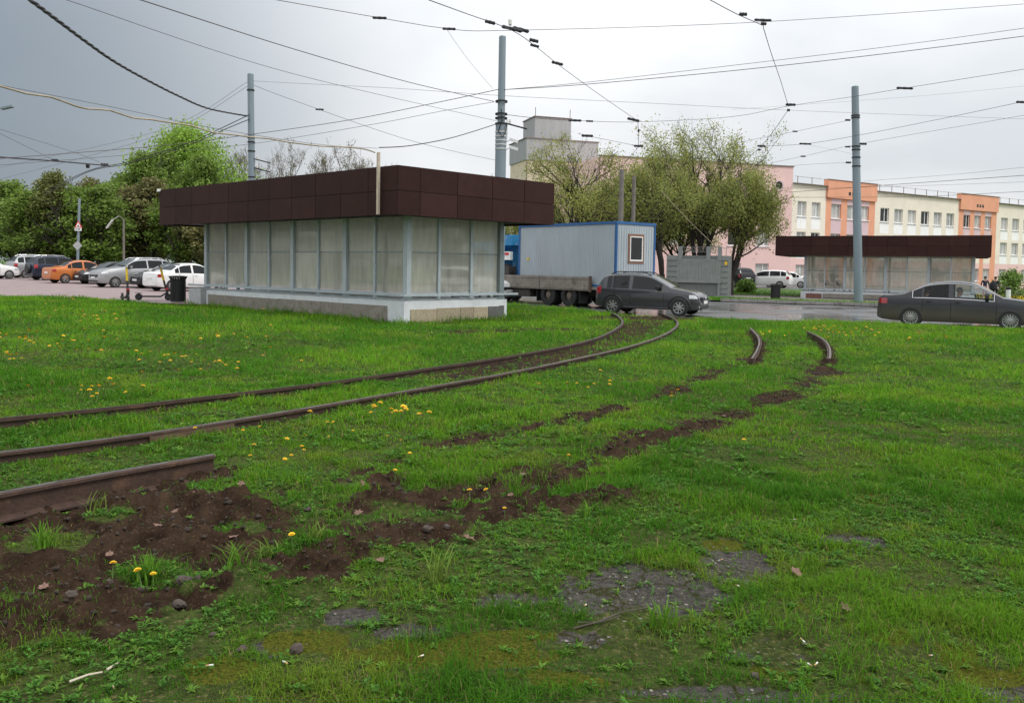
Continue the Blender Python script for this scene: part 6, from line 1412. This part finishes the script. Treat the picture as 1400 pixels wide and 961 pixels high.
def grass_band(y0, y1, dens, h, w, seg):
    x, y = scatter(y0, y1, dens)
    soil, asp, moss, thin = masks(x, y)
    dA = np.minimum.reduce([dist_poly(x, y, xy(L)) for L in (RA, RB, RC, RD, RE)])
    cover = (1 - soil * (.80 + .19 * sstep(.62, .42, fbm(x * 4.4 + 9, y * 4.4, 117, 3)))) * (1 - asp * .88) * (1 - moss * .72) * (1 - np.clip(thin * .5, 0, .75)) * np.where(dA < .055, 0, 1)
    dens_n = sstep(.18, .50, fbm(x * 3.2, y * 3.2, 107, 3) + .10)
    cover = cover * (.8 + .2 * dens_n)
    ok = (G.random(len(x)) < cover) & in_poly(x, y, lawn_poly) & ~in_poly(x, y, kpoly)
    x, y = x[ok], y[ok]; n = len(x); soil, asp = soil[ok], asp[ok]
    z = height(x, y, soil, asp) + .015
    tall = fbm(x * .8 + 30, y * .8, 109, 3); hh = h * (.70 + .75 * sstep(.3, .75, tall)) * (.75 + .75 * sstep(.35, .75, fbm(x * 5.5, y * 5.5, 113, 2))) * G.uniform(.5, 1.35, n)
    kd = dist_poly(x, y, kpoly + kpoly[:1]); hh *= 1 + 1.3 * np.exp(-(kd / .35) ** 2)           # unmown along the plinth
    hh *= 1 - .3 * np.clip(asp + soil, 0, 1)
    az = G.random(n) * 2 * math.pi; lean = np.clip(np.abs(G.normal(size=n)) * .65 + .25, 0, 1.25)
    dx, dy = np.cos(az), np.sin(az); px_, py_ = -dy, dx
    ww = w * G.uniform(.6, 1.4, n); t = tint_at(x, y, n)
    base = np.stack([x, y, z - .012], 1); dirv = np.stack([dx, dy, 0 * x], 1); side = np.stack([px_, py_, 0 * x], 1) * ww[:, None] * .5; up = np.array([0, 0, 1.0])
    if seg == 2:
        mid = base + dirv * (hh * lean * .35)[:, None] + up * (hh * .62)[:, None]; tip = base + dirv * (hh * lean * 1.05)[:, None] + up * (hh * np.sqrt(np.clip(1 - (lean * .75) ** 2, .12, 1)))[:, None]
        v = np.stack([base - side, base + side, mid + side * .8, mid - side * .8, tip], 1).reshape(-1, 3); o = np.arange(n)[:, None] * 5
        faces = [o + np.array([[0, 1, 2, 3]]), o + np.array([[3, 2, 4]])]; rep = 5; sh = np.array([.55, .55, .95, .95, 1.15])
    else:
        tip = base + dirv * (hh * lean)[:, None] + up * (hh * .85)[:, None]; v = np.stack([base - side, base + side, tip], 1).reshape(-1, 3); o = np.arange(n)[:, None] * 3; faces = [o + np.array([[0, 1, 2]])]; rep = 3; sh = np.array([.7, .7, 1.1])
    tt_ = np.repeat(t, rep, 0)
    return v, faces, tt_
bands = [(2.4, 4.6, 12500, .044, .0036, 2), (4.6, 7.5, 5600, .050, .0052, 2), (7.5, 12, 2300, .058, .008, 2), (12, 19, 1000, .072, .013, 1), (19, 37, 420, .10, .022, 1)]
for i, bnd in enumerate(bands):
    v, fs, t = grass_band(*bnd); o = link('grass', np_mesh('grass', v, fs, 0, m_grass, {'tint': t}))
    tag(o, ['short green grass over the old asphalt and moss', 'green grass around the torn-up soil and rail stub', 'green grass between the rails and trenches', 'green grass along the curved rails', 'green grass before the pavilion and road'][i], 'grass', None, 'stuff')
# broad-leaved weeds: clover, plantain, dandelion rosettes
m_weed = mat('weed leaf', (1, 1, 1), .7, var=0, attr='tint', trans=.35, spec=.12)
def weeds(y0, y1, dens, leafsize, per, label):
    x, y = scatter(y0, y1, dens); soil, asp, moss, thin = masks(x, y)
    patch = sstep(.47, .57, fbm(x * 1.2 + 90, y * 1.2, 131, 3)); dAB = np.minimum(dist_poly(x, y, xy(RA)), dist_poly(x, y, xy(RB)))
    cover = np.clip(patch + .55 * (dAB < .8) + .12, 0, 1) * (1 - soil * .94) * (1 - asp * .9) * np.where(dAB < .07, 0, 1) * np.where(np.minimum(dist_poly(x, y, xy(RC)), 9) < .09, 0, 1)
    ok = (G.random(len(x)) < cover) & in_poly(x, y, lawn_poly) & ~in_poly(x, y, kpoly); x, y = x[ok], y[ok]; n = len(x); z = height(x, y, soil[ok], asp[ok]) + .02
    V, F, T = [], [], []
    n2 = n * per; X = np.repeat(x, per); Yy = np.repeat(y, per); Z = np.repeat(z, per); kind = np.repeat(G.random(n), per)
    az = G.random(n2) * 6.283; L = leafsize * G.uniform(.5, 1.3, n2) * np.where(kind > .55, 1.7, 1.0); el = G.uniform(.15, 1.0, n2); wd = L * np.where(kind > .55, .28, .62)
    off = np.where(kind > .55, .0, leafsize * 1.4) * G.random(n2); hgt = np.where(kind > .55, .0, leafsize * 1.3) * G.random(n2)
    az2 = G.random(n2) * 6.283; b = np.stack([X + np.cos(az2) * off, Yy + np.sin(az2) * off, Z + hgt], 1)
    d = np.stack([np.cos(az), np.sin(az), 0 * az], 1); s = np.stack([-np.sin(az), np.cos(az), 0 * az], 1) * (wd * .5)[:, None]; up = np.array([0, 0, 1.0])
    mid = b + d * (L * .5 * np.cos(el))[:, None] + up * (L * .5 * np.sin(el))[:, None]; tip = b + d * (L * np.cos(el * .4))[:, None] + up * (L * .62 * np.sin(el))[:, None]
    v = np.stack([b, mid + s, tip, mid - s], 1).reshape(-1, 3); f = np.arange(4 * n2).reshape(-1, 4)
    t = np.where((kind > .55)[:, None], np.array([.105, .205, .027]), np.array([.062, .160, .022])) * (1 + G.normal(size=(n2, 1)) * .18); t = np.repeat(t.clip(.01, .5), 4, 0)
    tag(link('weeds', np_mesh('weeds', v, [f], 4, m_weed, {'tint': t})), label, 'weeds', None, 'stuff')
weeds(2.4, 6.5, 380, .019, 12, 'clover and plantain leaves around the soil and old asphalt')
weeds(6.5, 14, 70, .036, 10, 'broad weed leaves along the rusty rails')
weeds(14, 26, 16, .060, 9, 'broad weed leaves in the far lawn')
# dandelions, one object each
m_pet = mat('dandelion yellow', (.78, .50, .008), .6, var=.1, scale=60); m_stem = mat('flower stem', (.12, .19, .05), .6)
fl = MB()
for ring, (r_, z_, npt) in enumerate(((.017, .103, 11), (.013, .107, 9), (.008, .110, 7))):
    for k in range(npt):
        a = 2 * math.pi * (k + ring * .37) / npt; c, s_ = math.cos(a), math.sin(a); w_ = r_ * .34
        fl.add([(0, 0, .099 + ring * .003), (c * r_ * .75 - s_ * w_, s_ * r_ * .75 + c * w_, z_), (c * r_, s_ * r_, z_ - .001), (c * r_ * .75 + s_ * w_, s_ * r_ * .75 - c * w_, z_)], [(0, 3, 2, 1)])
fl.tube([(0, 0, 0), (.004, 0, .05), (0, 0, .098)], .0022, 4, m=1)
fl_me = fl.mesh('dandelion', [m_pet, m_stem], True)
D = []
def clump(px, py, n, sx, sy):
    for _ in range(n): D.append((rng.gauss(px, sx), rng.gauss(py, sy)))
for c in [(15, 472, 7, 12, 3), (10, 493, 8, 12, 3), (95, 412, 9, 14, 4), (105, 433, 8, 30, 6), (100, 478, 14, 30, 8), (170, 440, 9, 40, 8), (60, 430, 6, 30, 4), (230, 490, 10, 40, 6), (250, 510, 4, 30, 5), (330, 470, 12, 40, 6), (300, 500, 12, 40, 5), (130, 535, 8, 30, 5), (60, 460, 5, 30, 6), (240, 420, 3, 8, 2), (380, 425, 5, 20, 4), (545, 571, 16, 18, 4), (440, 585, 6, 30, 8), (400, 612, 4, 20, 6), (810, 530, 8, 22, 5), (1125, 453, 14, 12, 3), (1140, 461, 12, 16, 4), (1060, 457, 7, 10, 3), (1200, 457, 8, 30, 4), (1290, 465, 6, 40, 5), (920, 545, 3, 8, 4), (600, 600, 3, 40, 14)]: clump(*c)
D += [(776, 620), (645, 680), (672, 680), (195, 779), (210, 779), (154, 770), (402, 738), (1018, 604), (540, 645), (268, 590), (330, 590), (355, 586), (388, 632), (399, 626), (343, 626), (40, 533), (110, 533), (136, 533), (150, 528), (128, 550), (690, 700)]
for px, py in D:
    q = survey(px, py, .09); d = math.hypot(q.x, q.y)
    if q.y > 34 or q.y < 3: continue
    o = bpy.data.objects.new('dandelion', fl_me); COL.objects.link(o); s = (1.0 if q.y < 8 else 1.45 if q.y < 14 else 1.9) * rng.uniform(.75, 1.25); o.scale = (s, s, s * .9)
    o.location = (q.x, q.y, lawn_z(q.x, q.y) - .003); o.rotation_euler = (rng.gauss(0, .15), rng.gauss(0, .15), rng.uniform(0, 6)); tag(o, 'yellow dandelion flower on a short stem in the grass', 'dandelion', 'dandelions in the lawn')
# dry leaves
m_dry = mat('dry leaf', (.15, .085, .060), .8, var=.3, scale=20)
lm = MB(); out_ = [(0, -.06), (.03, -.035), (.055, -.04), (.045, -.005), (.07, .02), (.035, .03), (.02, .07), (-.005, .04), (-.04, .055), (-.045, .02), (-.07, .0), (-.04, -.02), (-.045, -.05), (-.02, -.035)]
lm.v = [(0, 0, .012)] + [(x, y, .012 + .35 * abs(x) * rng.uniform(.3, 1.0) + rng.uniform(-.004, .012)) for x, y in out_]; n_ = len(out_); lm.f = [(0, 1 + i, 1 + (i + 1) % n_) for i in range(n_)]; lm.mi = [0] * n_; lm.tube([(0, -.06, .012), (.01, -.10, .02)], .002, 4)
leaf_me = lm.mesh('dry_leaf', m_dry)
for px, py, s in [(1087, 787, 1.1), (1155, 838, .9), (905, 604, 1.0), (808, 598, .7), (640, 745, 1.2), (735, 585, .8), (520, 775, .8), (495, 664, .9), (465, 700, 1), (490, 705, .9), (562, 722, .8), (305, 745, 1.0), (320, 735, .9), (270, 690, .9), (330, 668, .9), (240, 700, .7), (215, 712, .8), (1140, 551, .9), (990, 565, .8), (945, 575, .7), (715, 650, .8), (530, 738, .7), (600, 703, .8), (698, 695, .7), (1000, 640, .5), (770, 660, .7), (150, 760, .7), (60, 800, .8)]:
    q = survey(px, py, .03); o = bpy.data.objects.new('dry_leaf', leaf_me); COL.objects.link(o); o.location = (q.x, q.y, lawn_z(q.x, q.y) + .022); o.scale = (s * .52,) * 3; o.rotation_euler = (rng.gauss(0, .3), rng.gauss(0, .3), rng.uniform(0, 6)); tag(o, 'curled brown dry leaf lying on the ground', 'dry leaf', 'dry leaves on the ground')
# stones
m_stone = mat('brown stone', (.055, .040, .031), .85, var=.3, scale=12, bump=.3)
def stone_mesh(k):
    bm = bmesh.new(); bmesh.ops.create_icosphere(bm, subdivisions=2, radius=1); rr = random.Random(k)
    for v in bm.verts: n = v.co.normalized(); v.co = n * (1 + .22 * math.sin(3 * n.x + k) + .18 * math.sin(4 * n.y + 2 * k) + rr.uniform(-.16, .16)); v.co.z *= .6
    me = bpy.data.meshes.new('stone'); bm.to_mesh(me); bm.free(); me.materials.append(m_stone); return me
sm = [stone_mesh(k) for k in range(4)]
for i, (px, py, s) in enumerate([(252, 803, .050), (272, 802, .028), (245, 826, .04), (292, 868, .022), (585, 738, .042), (610, 737, .03), (810, 868, .022), (1390, 672, .035), (1330, 636, .03), (905, 604, .04), (200, 800, .03), (420, 700, .03), (330, 890, .03), (405, 885, .045), (1032, 930, .03), (1100, 888, .02), (100, 835, .04), (150, 828, .03), (960, 540, .03), (730, 668, .04)]):
    q = survey(px, py, .02); o = bpy.data.objects.new('stone', sm[i % 4]); COL.objects.link(o); o.location = (q.x, q.y, lawn_z(q.x, q.y) + s * .25); s *= .72; o.scale = (s, s * rng.uniform(.7, 1.1), s); o.rotation_euler = (0, 0, rng.uniform(0, 6)); tag(o, 'small brown stone lying in the grass or soil', 'stone', 'stones on the ground')
# cigarette ends
ce = MB().tube([(0, 0, 0), (.022, 0, 0)], .0042, 8).tube([(-.020, 0, 0), (-.0005, 0, 0)], .0042, 8, m=1); ce_me = ce.mesh('cigarette_end', [mat('cigarette paper', (.70, .68, .64), .8), mat('cigarette filter', (.50, .30, .15), .8)])
for px, py in [(390, 912), (286, 916), (155, 943), (418, 938), (800, 834), (793, 841), (1097, 888), (1008, 811), (1107, 922), (1272, 905), (1087, 714), (575, 908), (1115, 921), (985, 771)]:
    q = survey(px, py, .01); o = bpy.data.objects.new('cigarette_end', ce_me); COL.objects.link(o); o.location = (q.x, q.y, lawn_z(q.x, q.y) + .014); s = rng.uniform(.55, .8); o.scale = (s, s, s); o.rotation_euler = (rng.gauss(0, .2), rng.gauss(0, .2), rng.uniform(0, 6)); tag(o, 'discarded cigarette end on the ground', 'cigarette end', 'cigarette ends')
# twigs
def twig(label, P, r, m=m_barkd):
    pts = [survey(px, py, .02) for px, py in P]; pts = [Vector((p.x, p.y, lawn_z(p.x, p.y) + .014 + r)) for p in pts]; o = pts[0]
    tag(MB().tube([p - o for p in pts], [r * (1 - .4 * i / len(pts)) for i in range(len(pts))], 6).build('twig', m, None, tuple(o)), label, 'twig', 'twigs')
twig('longer brown twig lying across the bare asphalt patch', [(785, 863), (815, 856), (850, 843), (888, 837)], .004, m_bark); twig('shorter brown twig beside the longer one on the asphalt patch', [(790, 858), (820, 855), (848, 848)], .003, m_bark); twig('pale broken stalk lying in the leaves below the soil ridge', [(95, 935), (120, 926), (140, 922)], .005, mat('pale stalk', (.45, .40, .30), .8)); twig('pale short stick lying in the leaves near the broken stalk', [(146, 919), (162, 910)], .005, MATS['pale stalk'])
# tall grass tufts growing on the soil
def tuft(label, px, py, H, n, col):
    q = survey(px, py); z = lawn_z(q.x, q.y); b = MB()
    for k in range(n):
        az = rng.uniform(0, 6.28); L = H * rng.uniform(.55, 1.15); ln = rng.uniform(.2, .95); w = rng.uniform(.0022, .0045); x0, y0 = rng.gauss(0, .03), rng.gauss(0, .03); dx, dy = math.cos(az), math.sin(az)
        cs = [(x0 + dx * L * ln * t ** 1.6 * .9, y0 + dy * L * ln * t ** 1.6 * .9, L * (t - .42 * ln * t ** 2.6)) for t in (0, .3, .6, .85, 1)]; i0 = len(b.v)
        for j, c in enumerate(cs): ww = w * (1, .95, .75, .45, .05)[j]; b.v.append((c[0] - dy * ww, c[1] + dx * ww, c[2])); b.v.append((c[0] + dy * ww, c[1] - dx * ww, c[2]))
        for j in range(4): a = i0 + 2 * j; b.f.append((a, a + 1, a + 3, a + 2)); b.mi.append(0)
    tag(b.build('grass_tuft', col, None, (q.x, q.y, z), smooth=True), label, 'grass tuft', 'tall grass tufts')
m_t1 = mat('tuft blade', (.10, .22, .02), .7, var=.3, scale=9, trans=.35, spec=.08); m_t2 = mat('pale tuft blade', (.15, .22, .04), .7, var=.3, scale=9, trans=.35, spec=.08)
for lab, px, py, H, n, c in [('tall grass tuft with arching blades on the soil ridge beside a dandelion', 702, 697, .26, 26, m_t1), ('grass tuft with two dandelions on the bare soil', 205, 795, .18, 60, m_t1), ('grass tuft at the foot of the soil ridge by the pale asphalt', 598, 800, .20, 30, m_t2), ('loose grass tuft between soil clods near the curled leaf', 320, 788, .16, 30, m_t1), ('pale grass tuft beside the sawn rail', 130, 700, .16, 18, m_t2), ('spiky grass tuft on the soil towards the ridge crest', 365, 768, .15, 34, m_t2), ('dense grass tuft on the soil strip by the ridge', 540, 722, .15, 40, m_t1), ('grass tuft leaning over the trench end', 430, 748, .14, 26, m_t2), ('low wide grass tuft on the asphalt edge', 905, 870, .13, 50, m_t1), ('grass tuft at the corner of the soil next to the rail stub', 60, 765, .15, 50, m_t1), ('grass tuft with pale blades in the trampled lawn', 450, 690, .14, 34, m_t2), ('lone upright grass tuft by the outer trench', 800, 715, .16, 14, m_t1)]: tuft(lab, px, py, H, n, c)
# soil clods
m_clod = mat('soil clod', (.026, .017, .011), .95, var=.4, scale=14, bump=.6, bscale=40)
cm_ = [];
for k in range(4):
    me = stone_mesh(20 + k).copy(); me.materials.clear(); me.materials.append(m_clod); me.name = 'soil_clod'; cm_.append(me)
cp = MB(); nC = 0
Vv, Ff = [], []; off = 0
base_v = [np.array([v.co[:] for v in me.vertices]) for me in cm_]; base_f = [np.array([p.vertices[:] for p in me.polygons]) for me in cm_]
xx_, yy_ = scatter(3.5, 14, 520); sl, ap, _, _ = masks(xx_, yy_); ok = (sl > .7) & (G.random(len(xx_)) < .5); xx_, yy_ = xx_[ok], yy_[ok]; zz_ = height(xx_, yy_) + .02
for i in range(len(xx_)):
    k = i % 4; s = (.004 + .012 * G.random() ** 4) * (1 + yy_[i] * .05); a = G.random() * 6.28; v = base_v[k] * s * np.array([1, G.uniform(.7, 1.2), G.uniform(.8, 1.3)]); v = np.stack([v[:, 0] * math.cos(a) - v[:, 1] * math.sin(a), v[:, 0] * math.sin(a) + v[:, 1] * math.cos(a), v[:, 2]], 1) + np.array([xx_[i], yy_[i], zz_[i] + s * .15]); Vv.append(v); Ff.append(base_f[k] + off); off += len(v)
tag(link('soil_clods', np_mesh('soil_clods', np.concatenate(Vv), [np.concatenate(Ff)], 3, m_clod)), 'crumbled dark soil clods along the torn-up rail trenches', 'soil', None, 'stuff')
# coarse turf on the verge, the knoll and the park lawn beyond the road
def turf(poly, n, zf, label, hgt=.13, w=.05):
    P = np.array(poly); lo, hi = P.min(0), P.max(0); x = G.uniform(lo[0], hi[0], n * 3); y = G.uniform(lo[1], hi[1], n * 3); ok = in_poly(x, y, poly); x, y = x[ok][:n], y[ok][:n]; m_ = len(x); z = zf(x, y) - .01
    az = G.random(m_) * 6.28; hh = hgt * G.uniform(.4, 1.3, m_); b = np.stack([x, y, z], 1); s = np.stack([np.cos(az), np.sin(az), 0 * az], 1) * (w * .5); tip = b + np.stack([G.normal(size=m_) * .04, G.normal(size=m_) * .04, hh], 1)
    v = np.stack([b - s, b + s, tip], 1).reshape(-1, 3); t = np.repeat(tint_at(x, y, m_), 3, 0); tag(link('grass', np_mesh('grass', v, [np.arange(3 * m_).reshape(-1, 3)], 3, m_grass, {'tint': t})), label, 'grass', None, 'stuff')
turf([kp(-.4, .2), kp(38, .2), kp(38, 4.5), kp(-.9, 4.35)], 22000, lambda x, y: TILT * x + .02, 'grass of the verge beyond the road')
turf([(10.6, 64.1), (22, 62.6), (24, 69.9), (9.3, 71.1)], 9000, lambda x, y: -.12 + (y - 64) / 7 * .27 - .006 * (x - 10), 'grass of the knoll beside the metal stand', .16, .06)
turf([(29.8, 66), (36, 58.2), (69, 40.5), (69, 89), (40, 83.5)], 24000, lambda x, y: TILT * x - .03, 'grass of the park lawn by the walking people', .15, .07)
# loose chippings on the broken asphalt
xg, yg = scatter(2.6, 7.5, 420); _, ag, mg, _ = masks(xg, yg); ok = (ag > .5) & (G.random(len(xg)) < .8); xg, yg = xg[ok], yg[ok]; zg = height(xg, yg) + .02; Vv, Ff = [], []; off = 0
for i in range(len(xg)):
    k = i % 4; s = .0025 + .006 * G.random() ** 3; v = base_v[k] * s + np.array([xg[i], yg[i], zg[i] + s * .3]); Vv.append(v); Ff.append(base_f[k] + off); off += len(v)
tag(link('chippings', np_mesh('chippings', np.concatenate(Vv), [np.concatenate(Ff)], 3, mat('stone chippings', (.16, .145, .125), .85, var=.5, scale=30))), 'loose stone chippings on the broken asphalt patches', 'gravel', None, 'stuff')
